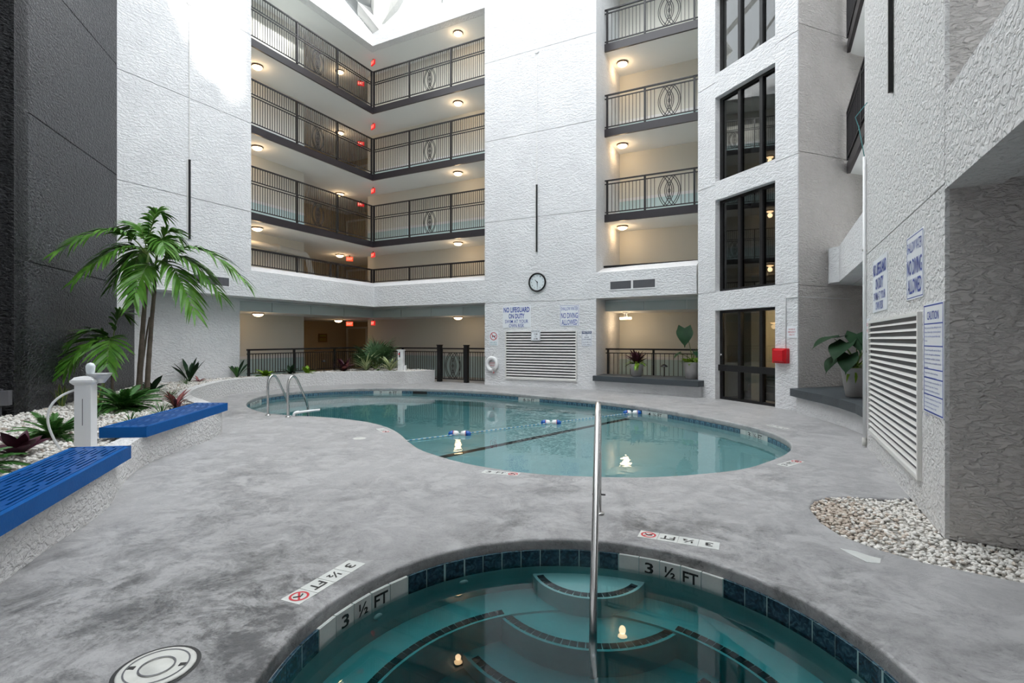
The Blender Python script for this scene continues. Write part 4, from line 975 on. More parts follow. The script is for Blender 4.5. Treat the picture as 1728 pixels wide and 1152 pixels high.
# ------------------------------------------------------------------ wall fittings on the column
def on_back(x, z, y=15.5): return (x, y, z), (R(90), 0, 0)
def louver(name, label, loc, rot, w, h, n, tilt=35, frame=.035, depth=.05):
    t = thing(name, label, 'louver', loc, rot)
    MB().box(-w / 2, w / 2, -h / 2, h / 2, .001, .006).obj('backing', boxg, t)
    f = MB(); frame_rect(f, w + 2 * frame, h + 2 * frame, frame, 0, depth); f.obj('frame', fmet, t)
    p = h / n; me = MB(); a = R(tilt); ww = p * 1.3
    dy, dz = ww * cos(a) , ww * sin(a) * .8
    me.add([(-w / 2, -dy / 2, depth * .95), (w / 2, -dy / 2, depth * .95), (w / 2, dy / 2, depth * .95 - dz), (-w / 2, dy / 2, depth * .95 - dz), (-w / 2, -dy / 2, depth * .95 - .004), (w / 2, -dy / 2, depth * .95 - .004), (w / 2, dy / 2, depth * .95 - dz - .004), (-w / 2, dy / 2, depth * .95 - dz - .004)],
           [(0, 1, 2, 3), (7, 6, 5, 4), (4, 5, 1, 0), (5, 6, 2, 1), (6, 7, 3, 2), (7, 4, 0, 3)])
    me = me.mesh('slat', fmet)
    for i in range(n): o = link('slat', me, t); o.location = (0, -h / 2 + (i + .5) * p, 0)
    return t
louver('wall_louver', 'large white metal louver low on the clock column', *on_back(-6.92, 1.06), 2.52, 1.56, 17, tilt=50, depth=.05)
louver('wall_louver', 'tall white metal louver on the near right wall', (1.215, 7.36, 1.07), (R(90), 0, R(-90)), 2.76, 1.50, 20, tilt=52, depth=.035)
def vent(label, loc, rot):
    t = thing('air_vent', label, 'vent', loc, rot, 'twin air vents in the parapet band')
    f = MB(); frame_rect(f, 1.46, .30, .03, 0, .012); f.box(-.03, .03, -.12, .12, 0, .012); f.obj('frame', wplain, t)
    for s in (-1, 1):
        MB().box(s * .365 - .335, s * .365 + .335, -.12, .12, .001, .004).obj('grille_back', boxg, t)
        me = MB().box(-.006, .006, -.12, .12, .004, .010).mesh('fin', boxg)
        for k in range(16): o = link('fin', me, t); o.location = (s * .365 - .31 + k * .041, 0, 0)
vent('twin air vent in the white parapet right of the clock column', *((-3.82, 15.36, 3.25), (R(90), 0, R(-6.5))))
vent('twin air vent in the white tower behind the palm', (-14.1, 8.74, 3.25), (R(90), 0, R(90)))

def sign(name, label, loc, rot, w, h, lines, bg=signw, border=None, r=.02, group=None, cat='sign', t_=.008):
    t = thing(name, label, cat, loc, rot, group); plate(MB(), w, h, t_, r).obj('plate', bg, t)
    if border:
        b = MB(); frame_rect(b, w - .03, h - .03, border[1], t_, .001); b.obj('border', border[0], t)
    by = {}
    for (txt, cx, cy, tw_, th_, m_, bold) in lines: by.setdefault(m_.name, (m_, MB()))[1]; letter(by[m_.name][1], txt, cx, cy, tw_, th_, t_ + .0025, bold)
    for m_, mb_ in by.values(): mb_.obj('lettering', m_, t)
    return t
life = [('NO LIFEGUARD', 0, .235, .98, .18, signb, .025), ('ON DUTY', 0, .02, .60, .17, signb, .025), ('SWIM AT YOUR', 0, -.16, .88, .12, signb, .006), ('OWN RISK', 0, -.30, .58, .12, signb, .006)]
shal = [('SHALLOW WATER', 0, .225, .57, .12, signb, 0), ('NO DIVING', 0, .0, .57, .18, signb, .012), ('ALLOWED', 0, -.215, .54, .17, signb, .012)]
sign('lifeguard_sign', 'blue lettered NO LIFEGUARD ON DUTY sign on the clock column', *on_back(-7.79, 2.36), 1.06, .74, life)
sign('no_diving_sign', 'blue lettered SHALLOW WATER NO DIVING ALLOWED sign on the clock column', *on_back(-5.88, 2.36), .66, .68, shal, border=(signb, .008), r=.04)
sc = lambda ls, s, sy: [(a, b * s, c * sy, d * s, e * sy, m_, g) for a, b, c, d, e, m_, g in ls]
sign('lifeguard_sign', 'blue lettered NO LIFEGUARD ON DUTY sign on the near right wall', (1.215, 8.05, 2.31), (R(90), 0, R(-90)), 1.0, .70, sc(life, .92, .9))
sign('no_diving_sign', 'blue lettered SHALLOW WATER NO DIVING ALLOWED sign on the near right wall', (1.215, 6.19, 2.31), (R(90), 0, R(-90)), .66, .64, sc(shal, 1, .88), border=(signb, .008), r=.03)
sign('hours_sign', 'small white POOL HOURS sign hung on the column louver', (-7.05, 15.44, 1.73), (R(90), 0, 0), .34, .36, [('POOL HOURS', 0, .12, .27, .045, blackp, 0), ('8 AM', 0, .04, .12, .05, blackp, .01), ('TO', 0, -.04, .07, .04, blackp, 0), ('10 PM', 0, -.12, .14, .05, blackp, .01)], border=(blackp, .006))
nt_ = sign('notice_sign', 'small NOTICE sign with navy heading right of the column louver', *on_back(-5.30, 1.62), .35, .50, [('NOTICE', 0, .20, .27, .06, signw, .02), ('NO', 0, .11, .06, .04, signn, .01), ('GLASS', 0, .04, .15, .045, signn, .01), ('CONTAINERS', 0, -.03, .29, .045, signn, .01), ('ALLOWED IN', 0, -.12, .26, .04, signn, 0), ('POOL AREA', 0, -.19, .24, .04, signn, 0)], border=(signn, .006))
MB().box(-.16, .16, .15, .235, .008, .0095).obj('heading_band', signn, nt_)
pt_ = sign('no_pets_sign', 'small NO PETS ALLOWED sign with a crossed dog symbol', *on_back(-8.68, 1.62), .34, .50, [('NO PETS', 0, -.14, .26, .05, signg, 0), ('ALLOWED', 0, -.205, .26, .04, signg, 0)])
m = MB(); ringflat(m, .115, .14, 0, .08, .0105); mm = MB(Matrix.Translation((0, .08, 0)) @ Matrix.Rotation(R(-45), 4, 'Z')); mm.box(-.12, .12, -.011, .011, .0095, .0105)
mo = m.obj('prohibition_ring', signr, pt_); mm.obj('prohibition_bar', signr, pt_)
dg = MB(); dg.prism([(-.07, .05), (-.05, .10), (-.045, .075), (.05, .075), (.085, .12), (.075, .07), (.06, .055), (.062, .01), (.045, .01), (.04, .045), (-.03, .045), (-.035, .01), (-.052, .01), (-.05, .055)], .0085, .0092); dg.M = None
o = dg.obj('dog_silhouette', blackp, pt_); o.location = (0, .02, 0)
# caution sign
B = [('Elderly persons and those suffering from heart', 'disease, diabetes, high or low blood pressure', 'should consult their physician before using', 'the spa.'),
     ('The use of this spa while under the influence', 'of alcohol, anticoagulants, antihistamines,', 'vasoconstrictors, vasodilators, stimulants,', 'hypnotics, narcotics, or tranquilizers should', 'be avoided.'),
     ('Pregnant women should not use the spa', 'without consulting their physician.'),
     ('Persons should spend no more than fifteen (15)', 'minutes in the spa at any (1) session,', 'unattended use by children is not allowed,', 'it is risky.'),
     ('The maximum temperature of this spa is limited', 'to and shall not exceed a temperature of', 'one hundred four degrees or 104 F.', 'The bather capacity of this spa is', 'five persons.')]
ct = thing('caution_sign', 'tall white CAUTION rules sign with blue lines at the corner of the near right wall', 'sign', (1.215, 5.54, 1.43), (R(90), 0, R(-90)))
w, h = .62, .96; plate(MB(), w, h, .008, .008).obj('plate', signw, ct)
m = MB(); frame_rect(m, w - .03, h - .02, .012, .008, .001)
m2 = MB(); letter(m2, 'CAUTION', 0, h / 2 - .105, .36, .075, .0105, .012)
tops = [.305, .125, -.045, -.135, -.285]; y = 0
lens_ = {}
for blk, yt in zip(B, (.295, .10, -.10, -.18, -.325)):
    m.box(-w / 2 + .02, w / 2 - .02, yt + .004, yt + .014, .008, .009)
    for i, ltx in enumerate(blk):
        letter(m2, ltx, -w / 2 + .05 + len(ltx) * .0112 / 2, yt - .028 - i * .0375, len(ltx) * .0112, .021, .0105, .004)
m.obj('rule_lines', signb, ct); m2.obj('lettering', signb, ct)
sign('emergency_sign', 'small white red lettered emergency sign above the red call box', (.352, 13.075, 1.76), (R(90), 0, DA), .26, .26, [('IN CASE OF', 0, .06, .16, .035, signr, .005), ('EMERGENCY', 0, 0, .20, .035, signr, .005), ('DIAL 911', 0, -.06, .13, .035, signr, .005)], r=.015)
sign('small_wall_sign', 'narrow white red printed sign at the far edge of the near right wall', (1.215, 8.98, 1.75), (R(90), 0, R(-90)), .26, .30, [('CALL', 0, .06, .16, .05, signr, .01), ('911', 0, -.03, .13, .05, signr, .01)])
# clock
ck = thing('wall_clock', 'round black rimmed wall clock on the white column', 'clock', *on_back(-7.01, 3.49))
MB().lathe([(.275, 0), (.315, .01), (.315, .05), (.295, .065), (.27, .05), (.268, .02)], 48).obj('rim', black, ck, smooth=True)
MB().lathe([(.27, .018), (.27, .022), (0, .022)], 48).obj('face', clockf, ck)
m = MB()
for i in range(1, 13):
    a = R(90 - 30 * i); letter(m, str(i), .212 * cos(a), .212 * sin(a), .045 if i > 9 else .026, .042, .0245, .01)
for i in range(60):
    a = R(6 * i); m.add([(.248 * cos(a) - .002 * sin(a), .248 * sin(a) + .002 * cos(a), .024), (.262 * cos(a) - .002 * sin(a), .262 * sin(a) + .002 * cos(a), .024), (.262 * cos(a) + .002 * sin(a), .262 * sin(a) - .002 * cos(a), .024), (.248 * cos(a) + .002 * sin(a), .248 * sin(a) - .002 * cos(a), .024)][::-1], [(0, 1, 2, 3)])
m.obj('numerals', blackp, ck)
def hand(deg, L, w, z, name): MB(Matrix.Rotation(R(90 - deg), 4, 'Z')).prism([(-.03, -w), (L * .8, -w * .7), (L, 0), (L * .8, w * .7), (-.03, w)], z, z + .003).obj(name, blackp, ck)
hand(315, .13, .011, .028, 'hour_hand'); hand(178, .2, .008, .033, 'minute_hand'); MB().lathe([(.014, .02), (.014, .04), (0, .042)], 14).obj('hub', blackp, ck)
# life ring
lr = thing('life_ring', 'white life ring with red print hanging on the column beside the gate', 'life ring', *on_back(-8.72, .74))
MB().tube([(.19 * cos(2 * pi * i / 36), .21 * sin(2 * pi * i / 36), .06) for i in range(36)], .062, 12, closed=True).obj('ring', pvc, lr, smooth=True)
m = MB(); letter(m, 'RING BUOY', 0, .03, .20, .045, .03, .015); letter(m, 'EMERGENCY', 0, -.05, .17, .035, .03, .01); plate(MB(), .24, .17, .02, .02, cy=-.01).obj('plate', wplain, lr); m.obj('lettering', signr, lr)
MB().tube([(.25 * cos(a) , .27 * sin(a), .07 + .02 * sin(5 * a)) for a in [R(-200 + 10 * i) for i in range(24)]], .008, 6).obj('grab_line', tilew, lr, smooth=True)
for k in range(4):
    MB().tube([(.09 + .05 * cos(2 * pi * i / 14) + .01 * k, -.2 + .08 * sin(2 * pi * i / 14), .13 + .012 * k) for i in range(14)], .007, 5, closed=True).obj('rope_coil', tilew, lr, smooth=True)
MB().tube([(.10, -.26, .13), (.11, -.31, .13)], .025, 8).obj('red_handle', redp, lr, smooth=True); MB().tube([(0, .24, .05), (.05, .38, .01)], .004, 5).obj('hanger', bronze, lr)
# conduits/rods
def rod(label, loc, rot, z0, z1, ztop):
    t = thing('wall_rod', label, 'rod', loc, rot, 'black drop rods on the walls')
    MB().box(-.022, .022, z0, z1, .01, .05).obj('rod', black, t); MB().box(-.026, .026, z1 - .02, z1, 0, .055).obj('rod_cap', black, t)
    MB().box(-.055, -.025, z0, z1, .004, .02).obj('track', fmet, t)
    if ztop:
        MB().tube([(0, z1, .02), (0, ztop, .02)], .009, 6).obj('cable', fmet, t); MB().lathe([(.07, 0), (.07, .03), (.05, .045), (0, .045)], 16, (0, ztop, 0)).obj('junction_box', wplain, t)
rod('black rod with thin cable above it on the white clock column', (-7.03, 15.5, 0), (R(90), 0, 0), 4.5, 6.73, 11.15)
rod('black rod with thin cable above it on the white tower behind the palm', (-14.1, 8.3, 0), (R(90), 0, R(90)), 4.3, 6.45, 10.7)
rod('black rod high on the near right wall', (1.215, 7.22, 0), (R(90), 0, R(-90)), 4.44, 9.5, None)
dp = thing('wall_pipe', 'thin white pipe down the far edge of the near right wall', 'pipe', (1.185, 9.12, 0))
MB().tube([(0, 0, .02), (0, 0, 4.3)], .022, 10).obj('pipe', pvc, dp, smooth=True); MB().tube([(0, 0, .02), (0, 0, .14)], .03, 10).obj('coupling', pipe, dp, smooth=True)
MB().tube([(0, 0, 4.3), (-.06, .1, 4.8), (-.10, .12, 4.95), (.0, -.25, 5.0)], .006, 6).obj('loose_wire', signg, dp, smooth=True)
for z in (1.4, 2.9): MB().box(-.03, .03, -.012, .012, z, z + .03).obj('strap', pipe, dp)
# red call box and conduit
rb = thing('fire_alarm_box', 'red alarm box on the white wall right of the glass door', 'alarm box', (.16, 13.245, 1.22), (R(90), 0, DA))
m = MB(); m.prism([(-.18, -.17), (.18, -.17), (.19, -.15), (.19, .15), (.18, .17), (-.18, .17), (-.19, .15), (-.19, -.15)], 0, .10); m.prism([(-.15, -.15), (.17, -.15), (.17, .15), (-.15, .15)], .10, .16, [(-.11, -.12), (.13, -.12), (.13, .12), (-.11, .12)]); m.obj('housing', redp, rb)
MB().box(.17, .20, -.10, -.06, .06, .12).obj('latch', signr, rb); MB().lathe([(.02, .16), (.02, .17), (0, .172)], 12, (.06, .0, 0)).obj('knob', signr, rb)
cd = thing('conduit', 'thin white conduit rising from the red alarm box', 'conduit', (.24, 13.175, 1.38))
nrm = Vector((-cos(DA + pi / 2), -sin(DA + pi / 2), 0)) * .02
xd = Vector((cos(DA), sin(DA), 0))
MB().tube(path_round([nrm, nrm + Vector((0, 0, 1.16)), nrm + xd * .285 + Vector((0, 0, 1.16)), nrm + xd * .30 + Vector((rd.x, rd.y, 0)) * 1.7 + Vector((0, 0, 1.16))], .03, 4), .011, 8).obj('tube', wplain, cd, smooth=True)
# electrical box on charcoal wall
eb = thing('electrical_box', 'grey outlet box on a conduit against the charcoal wall', 'electrical box', (-11.33, 3.62, BZ), (0, 0, R(-45)))
MB().box(-.05, .06, -.14, .14, .18, .42).obj('box', boxg, eb); MB().tube([(0, 0, -.02), (0, 0, .18)], .025, 8).obj('conduit', boxg, eb, smooth=True); MB().box(-.03, .03, -.03, .03, .42, .45).obj('nipple', boxg, eb)

# ------------------------------------------------------------------ post with globe by the bench
po = thing('fountain_post', 'white post with moulded cap, small bowl and clear globe behind the near bench', 'post', (-6.75, 2.86, BZ), (0, 0, R(45)))
H_ = .80; a = .075
MB().box(-a, a, -a, a, -.02, H_).obj('post', pvc, po)
m = MB()
for (w0, z0, w1, z1) in ((.078, H_ - .03, .105, H_), (.105, H_, .105, H_ + .025), (.098, H_ + .025, .075, H_ + .055), (.075, H_ + .055, .02, H_ + .065)):
    m.add([(-w0, -w0, z0), (w0, -w0, z0), (w0, w0, z0), (-w0, w0, z0), (-w1, -w1, z1), (w1, -w1, z1), (w1, w1, z1), (-w1, w1, z1)], [(3, 2, 1, 0), (4, 5, 6, 7), (0, 1, 5, 4), (1, 2, 6, 5), (2, 3, 7, 6), (3, 0, 4, 7)])
m.obj('cap', pvc, po)
MB().box(-.003, .003, -a - .002, -a, .33, .62).obj('crack', boxg, po, label='dark crack in the white post')
MB().lathe([(.05, H_ - .02), (.09, H_ + .04), (.12, H_ + .085), (.115, H_ + .088), (.06, H_ + .06)], 20, (.1, .06, 0)).obj('bowl', bowl, po, smooth=True)
MB().lathe([(.03, H_ + .06), (.042, H_ + .12), (.045, H_ + .17), (.03, H_ + .20), (0.001, H_ + .21)], 16, (.03, .03, 0)).obj('globe', glob, po, smooth=True)
MB().tube(bez((-.07, -.05, .72), (-.35, -.2, .62), (-.24, -.14, .25), 10) + bez((-.24, -.14, .25), (-.18, -.1, .02), (-.08, -.06, -.02), 8)[1:], .012, 8).obj('hose', pvc, po, smooth=True, label='white hose looping off the post')
po2 = thing('planter_post', 'slim white post with red button in the far planter', 'post', (-12.3, 14.95, .43), (0, 0, R(20)))
MB().box(-.10, .10, -.10, .10, 0, .74).obj('post', pvc, po2); MB().box(-.125, .125, -.125, .125, .74, .78).obj('cap', pvc, po2); MB().lathe([(.03, 0), (.03, .02)], 12, (-.04, -.10, .62), 'y').obj('button', redp, po2); MB().box(-.05, .0, -.106, -.10, .50, .70).obj('button_plate', boxg, po2)
MB().box(.11, .20, -.06, .06, 0, .2).obj('foot_box', pvc, po2)

# ------------------------------------------------------------------ plants
def strip_leaf(L, w, arch, n=6, fold=.15, tip=.0, base=.35, peak=.45):
    """leaf along +x from the origin, rising then arching; returns MB"""
    m = MB(); vs = []; fs = []
    for i in range(n + 1):
        t = i / n; x = L * t * (1 - .25 * abs(arch) * t); z = -arch * L * t * t * .7
        ww = w / 2 * (base + (1 - base) * min(1, t / peak)) * (1 if t < peak else max(0, 1 - ((t - peak) / (1 - peak)) ** 1.7))
        ww = max(ww, .0008)
        vs += [(x, -ww, z + fold * ww), (x, 0, z), (x, ww, z + fold * ww)]
    for i in range(n):
        a = 3 * i; fs += [(a, a + 3, a + 4, a + 1), (a + 1, a + 4, a + 5, a + 2)]
    return m.add(vs, fs)
def rosette(name, label, cat, loc, meshes, n, elev, seed, sc=(.8, 1.1), group=None, part='leaf', root_r=.02, roll=.15, az=None, z0=0):
    rg = random.Random(seed); t = thing(name, label, cat, loc, group=group)
    for i in range(n):
        o = link(part, meshes[rg.randrange(len(meshes))], t)
        a = (2 * pi * (i * .381966) + rg.uniform(-.3, .3)) if az is None else az[i % len(az)]
        e = R(rg.uniform(*elev)); s = rg.uniform(*sc)
        o.rotation_euler = (rg.uniform(-roll, roll), -e, a); o.scale = (s, s, s)
        o.location = (root_r * cos(a), root_r * sin(a), z0)
    return t
def lm(L, w, arch, m, **k): return strip_leaf(L, w, arch, **k).mesh('leaf', m, True)
def two_tone(L, w, arch, m1, m2, n=8):
    """leaf with a coloured margin: five columns"""
    b = MB(); vs = []; fs = []; mi_ = []
    for i in range(n + 1):
        t = i / n; x = L * t * (1 - .25 * arch * t); z = -arch * L * t * t * .7; ww = max(.001, w / 2 * (.55 + .45 * min(1, t / .4)) * (1 if t < .4 else max(0, 1 - ((t - .4) / .6) ** 2.2)))
        for q in (-1, -.74, 0, .74, 1): vs.append((x, q * ww, z + .2 * abs(q) * ww))
    for i in range(n):
        for j in range(4):
            a = 5 * i + j; fs.append((a, a + 5, a + 6, a + 1)); mi_.append(1 if j in (0, 3) else 0)
    b.add(vs, fs); b.mi = mi_; return b.mesh('leaf', [m1, m2], True)
def pinnate(L, arch, nl, ll, lw, droop, m, m2=None, start=.15, seed=0, vshape=.35, tipfan=True):
    """palm or fern frond along +x"""
    rg = random.Random(seed); b = MB(); n = 12; P = []
    for i in range(n + 1):
        t = i / n; P.append(Vector((L * t * (1 - .22 * abs(arch) * t), 0, -arch * L * t * t * .75)))
    b.m = 1; b.tube(P, [max(.0025, .011 * L * (1 - .85 * i / n)) for i in range(n + 1)], 5, caps=False); b.m = 0
    for i in range(nl):
        t = start + (1 - start) * (i + .5) / nl; q = t * n; k = min(n - 1, int(q)); p = P[k].lerp(P[k + 1], q - k); d = (P[k + 1] - P[k]).normalized()
        up = Vector((0, 1, 0)).cross(d) * -1
        prof = (.45 + .55 * min(1, (t - start) / .25)) * (1 - .55 * max(0, (t - .55) / .45) ** 1.3)
        for s in (-1, 1):
            l = ll * prof * rg.uniform(.9, 1.1); fw = R(38 + 22 * t + rg.uniform(-5, 5))
            dirv = (d * sin(fw) + Vector((0, s, 0)) * cos(fw) + Vector((0, 0, vshape * rg.uniform(.3, 1)))).normalized()
            side = dirv.cross(Vector((0, 0, 1))); side = side.normalized() if side.length > .05 else Vector((1, 0, 0)); side = (side + Vector((0, 0, rg.uniform(-.3, .3)))).normalized()
            vs = []; nseg = 4
            for j in range(nseg + 1):
                u = j / nseg; c = p + dirv * l * u + Vector((0, 0, -droop * l * u * u)); ww = lw / 2 * (.45 + .55 * min(1, u / .3)) * (1 if u < .4 else max(.02, 1 - ((u - .4) / .6) ** 1.5)); vs += [tuple(c - side * ww), tuple(c + side * ww)]
            b.add(vs, [(2 * j, 2 * j + 1, 2 * j + 3, 2 * j + 2) for j in range(nseg)])
    return b.mesh('frond', [m, m2 or m], False)
lstem = mat('leaf_stem', (.10, .16, .03, 1), .5)
# ---- the tall palm
RX, RY = Vector((.889, .457, 0)), Vector((-.457, .889, 0))       # right / away as seen from the deck
pb = Vector((-12.02, 6.1, BZ))
palm = thing('palm_tree', 'tall slender clustered palm with arching green fronds in the left gravel bed', 'palm tree', pb)
def trunk(dx, dy, tx, ty, h, r0, r1):
    P = bez((dx, dy, -.03), (dx + (tx - dx) * .35, dy + (ty - dy) * .3, h * .5), (tx, ty, h), 22); rr = []
    for i in range(23): t = i / 22; rr.append((r0 * 1.35 if i == 0 else r0 + (r1 - r0) * t) * (1.07 if i % 3 == 0 else 1))
    MB().tube(P, rr, 12).obj('trunk', trunkm, palm, smooth=True)
    return P[-1]
r1 = RX; 
c1 = trunk(*(RX * -.08)[:2], *(RX * .10 + RY * .0)[:2], 2.55, .058, .034)
c2 = trunk(*(RX * .09)[:2], *(RX * .26)[:2], 2.30, .052, .034)
c3 = trunk(*(RX * -.22 + RY * .2)[:2], *(RX * -.02 + RY * .25)[:2], 1.75, .028, .016)
for c, h in ((c1, .55), (c2, .5)):
    MB().tube([c, c + Vector((.01, 0, h * .5)), c + Vector((.03, .01, h))], [.036, .034, .016], 10).obj('crownshaft', lstem, palm, smooth=True)
fr = {}
def frond_to(c, right, away, up_, tipz, ll, nl, seed, lw=.062, droop=.5, parent=None):
    """frond from crown point c ending at camera-right/away/up offsets"""
    tip = RX * right + RY * away; Lh = tip.length; ang = math.atan2(tip.y, tip.x)
    arch_h = up_; P = bez((0, 0, 0), (Lh * .35, 0, arch_h * 1.3), (Lh, 0, tipz), 12); rg = random.Random(seed); b = MB()
    b.m = 1; b.tube(P, [.014 - .011 * i / 12 for i in range(13)], 5, caps=False); b.m = 0
    for i in range(nl):
        t = .2 + .8 * (i + .5) / nl; q = t * 12; k = min(11, int(q)); p = P[k].lerp(P[k + 1], q - k); d = (P[k + 1] - P[k]).normalized(); upv = d.cross(Vector((0, 1, 0))) * -1
        if upv.z < 0: upv = -upv
        prof = (.5 + .5 * min(1, (t - .2) / .25)) * (1 - .5 * max(0, (t - .6) / .4))
        for s in (-1, 1):
            l = ll * prof * rg.uniform(.88, 1.1); fw = R(30 + 30 * t + rg.uniform(-6, 6))
            dv_ = (d * sin(fw) + Vector((0, s, 0)) * cos(fw) + upv * rg.uniform(.1, .4)).normalized()
            side = (d * cos(fw) - Vector((0, s, 0)) * sin(fw) + upv * rg.uniform(-.4, .4)).normalized(); vs = []
            for j in range(6):
                u = j / 5; c_ = p + dv_ * l * u + Vector((0, 0, -droop * l * u * u)); ww = lw / 2 * (.5 + .5 * min(1, u / .25)) * (1 if u < .4 else max(.03, 1 - ((u - .4) / .6) ** 1.6)); vs += [tuple(c_ - side * ww), tuple(c_ + side * ww)]
            b.add(vs, [(2 * j, 2 * j + 1, 2 * j + 3, 2 * j + 2) for j in range(5)])
    o = b.obj('frond', [lpalm, lstem], parent or palm); o.location = c; o.rotation_euler = (0, 0, ang); return o
ca = c1 + Vector((.02, 0, .5)); cb = c2 + Vector((.02, 0, .45))
for (c, right, away, up_, tipz, ll, nl, sd) in ((cb, 1.95, .1, .85, -.35, .70, 27, 1), (cb, 1.15, -.5, .45, -.95, .68, 24, 2), (ca, -.58, -1.54, .70, -.22, .60, 27, 3), (ca, -.45, -1.3, .35, -.70, .52, 22, 13), (ca, .12, .3, .95, .95, .52, 20, 4), (ca, -.55, .2, .75, .55, .52, 20, 5), (cb, .55, -.5, .75, .35, .60, 22, 6),
        (ca, -.75, -.6, .38, -.30, .60, 22, 7), (cb, .2, -.9, .30, -.75, .58, 22, 8), (ca, -.38, -.5, .22, -.70, .56, 20, 9), (cb, .9, .6, .5, -.1, .58, 22, 10), (ca, -.7, .5, .4, -.4, .58, 22, 11), (cb, 1.5, -.1, .6, -.6, .64, 24, 12), (ca, 0, .7, .6, .2, .52, 20, 14), (cb, .45, .1, .9, .7, .52, 20, 15)):
    frond_to(c, right, away, up_, tipz, ll, nl, sd)
MB().tube([ca + Vector((.02, 0, .1)), ca + Vector((.06, .0, 1.0))], [.012, .002], 6).obj('spear_leaf', ldark, palm)
# young palm in front of the trunks
yp = thing('young_palm', 'young feather palm leaning out before the charcoal wall left of the trunks', 'palm', (-12.2, 5.62, BZ))
MB().tube([(0, 0, -.03), (.02, 0, .6), (.0, .0, 1.12)], [.03, .024, .016], 8).obj('trunk', trunkm, yp, smooth=True)
for (right, away, up_, tipz, ll, nl, sd) in ((-.22, -.85, .42, -.45, .62, 20, 21), (.45, -.7, .40, -.35, .6, 18, 22), (-.35, -.6, .5, .05, .5, 18, 23), (.15, .2, .7, .65, .45, 16, 24), (-.45, -.8, .25, -.55, .5, 18, 25)):
    frond_to(Vector((0, 0, 1.1)), right, away, up_, tipz, ll, nl, sd, .07, .35, yp)
# ---- smaller plants in the left bed
snk = [two_tone(.55, .075, .08, lsnake, lyel), two_tone(.42, .07, .2, lsnake, lyel), two_tone(.5, .07, -.05, lsnake, lyel)]
rosette('snake_plant', 'yellow edged snake plant against the charcoal wall, left of the white post', 'plant', (-11.97, 4.70, BZ - .06), snk, 7, (62, 86), 11, group='snake plants')
rosette('snake_plant', 'yellow edged snake plant right behind the white post', 'plant', (-11.0, 4.85, BZ), snk, 6, (52, 80), 14, group='snake plants')
fern = [pinnate(.46, .8, 21, .12, .021, .35, lfern, lstem, .12, i, .2) for i in (3, 4, 5)]
rosette('fern_clump', 'low bright green fern clump between snake plant and near bench', 'fern', (-8.18, 3.12, BZ), fern, 46, (20, 88), 21, (.55, .95), 'fern clumps', 'frond')
rosette('fern_clump', 'large bushy fern clump before the palm trunks', 'fern', (-10.35, 4.95, BZ), fern, 64, (20, 88), 22, (.8, 1.35), 'fern clumps', 'frond')
rosette('fern_clump', 'dark fern clump at the left edge behind the near bench', 'fern', (-6.75, 1.9, BZ), fern, 44, (20, 88), 23, (.6, 1.0), 'fern clumps', 'frond')
cor = [lm(.40, .15, .25, lpurp, fold=.3), lm(.34, .14, .4, lpurp, fold=.25)]
rosette('cordyline', 'broad leaved dark purple plant behind the near bench', 'plant', (-7.35, 2.5, BZ), cor, 16, (20, 82), 31, (.75, 1.15))
gr_ = [lm(.34, .014, .9, lgreen, n=7), lm(.28, .013, .6, lgreen, n=7), lm(.30, .014, .7, lfern, n=7)]
for i, (x, y, lab, nn, s) in enumerate(((-9.6, 4.2, 'dark grassy tuft just left of the white post', 34, (.8, 1.2)), (-8.6, 4.2, 'grassy tuft just right of the white post', 26, (.7, 1.1)), (-9.0, 4.85, 'grassy tuft behind the near end of the far bench', 36, (.9, 1.35)), (-11.2, 6.2, 'grassy tuft behind the red leaved bromeliad', 36, (.9, 1.3)), (-13.9, 8.1, 'small grassy tuft by the white tower wall', 34, (.7, 1.1)))):
    rosette('grass_tuft', lab, 'grass', (x, y, bz(x, y)), gr_, nn, (35, 85), 40 + i, s, 'grassy tufts in the left bed', 'blade')
br = [two_tone(.40, .07, .45, lpink, lpurp), two_tone(.34, .065, .7, lpurp, lpink), lm(.36, .06, .5, lpink)]
rosette('bromeliad', 'large red and cream leaved bromeliad behind the far bench', 'plant', (-9.95, 5.62, BZ), br, 30, (15, 75), 51, (.8, 1.15))
rosette('purple_plant', 'small upright dark purple plant behind the far bench, left of the bromeliad', 'plant', (-9.0, 5.05, BZ), cor, 7, (50, 88), 52, (.4, .75))
dk = [lm(.55, .14, .45, ldark, fold=.2), lm(.45, .13, .6, ldark, fold=.2)]
rosette('broadleaf_plant', 'dark broad leaved plant behind the palm trunks', 'plant', (-12.9, 6.75, BZ + .02), dk, 13, (25, 80), 53, (.8, 1.2))
bp = [lm(.60, .11, .18, ldark, fold=.25, base=.12, peak=.62), lm(.50, .10, .3, lgreen, fold=.25, base=.12, peak=.62)]
rosette('bird_of_paradise', 'upright paddle leaved plant against the white tower wall', 'plant', (-14.5, 8.55, bz(0, 8.5)), bp, 9, (45, 85), 54, (.9, 1.25))
rosette('bromeliad', 'small red leaved bromeliad at the foot of the paddle leaved plant', 'plant', (-14.15, 8.6, bz(0, 8.6)), br, 14, (15, 65), 55, (.55, .85))
rosette('bird_of_paradise', 'upright paddle leaved plant near the right end of the tower wall', 'plant', (-14.55, 10.0, .43), bp, 7, (50, 84), 56, (.85, 1.2))
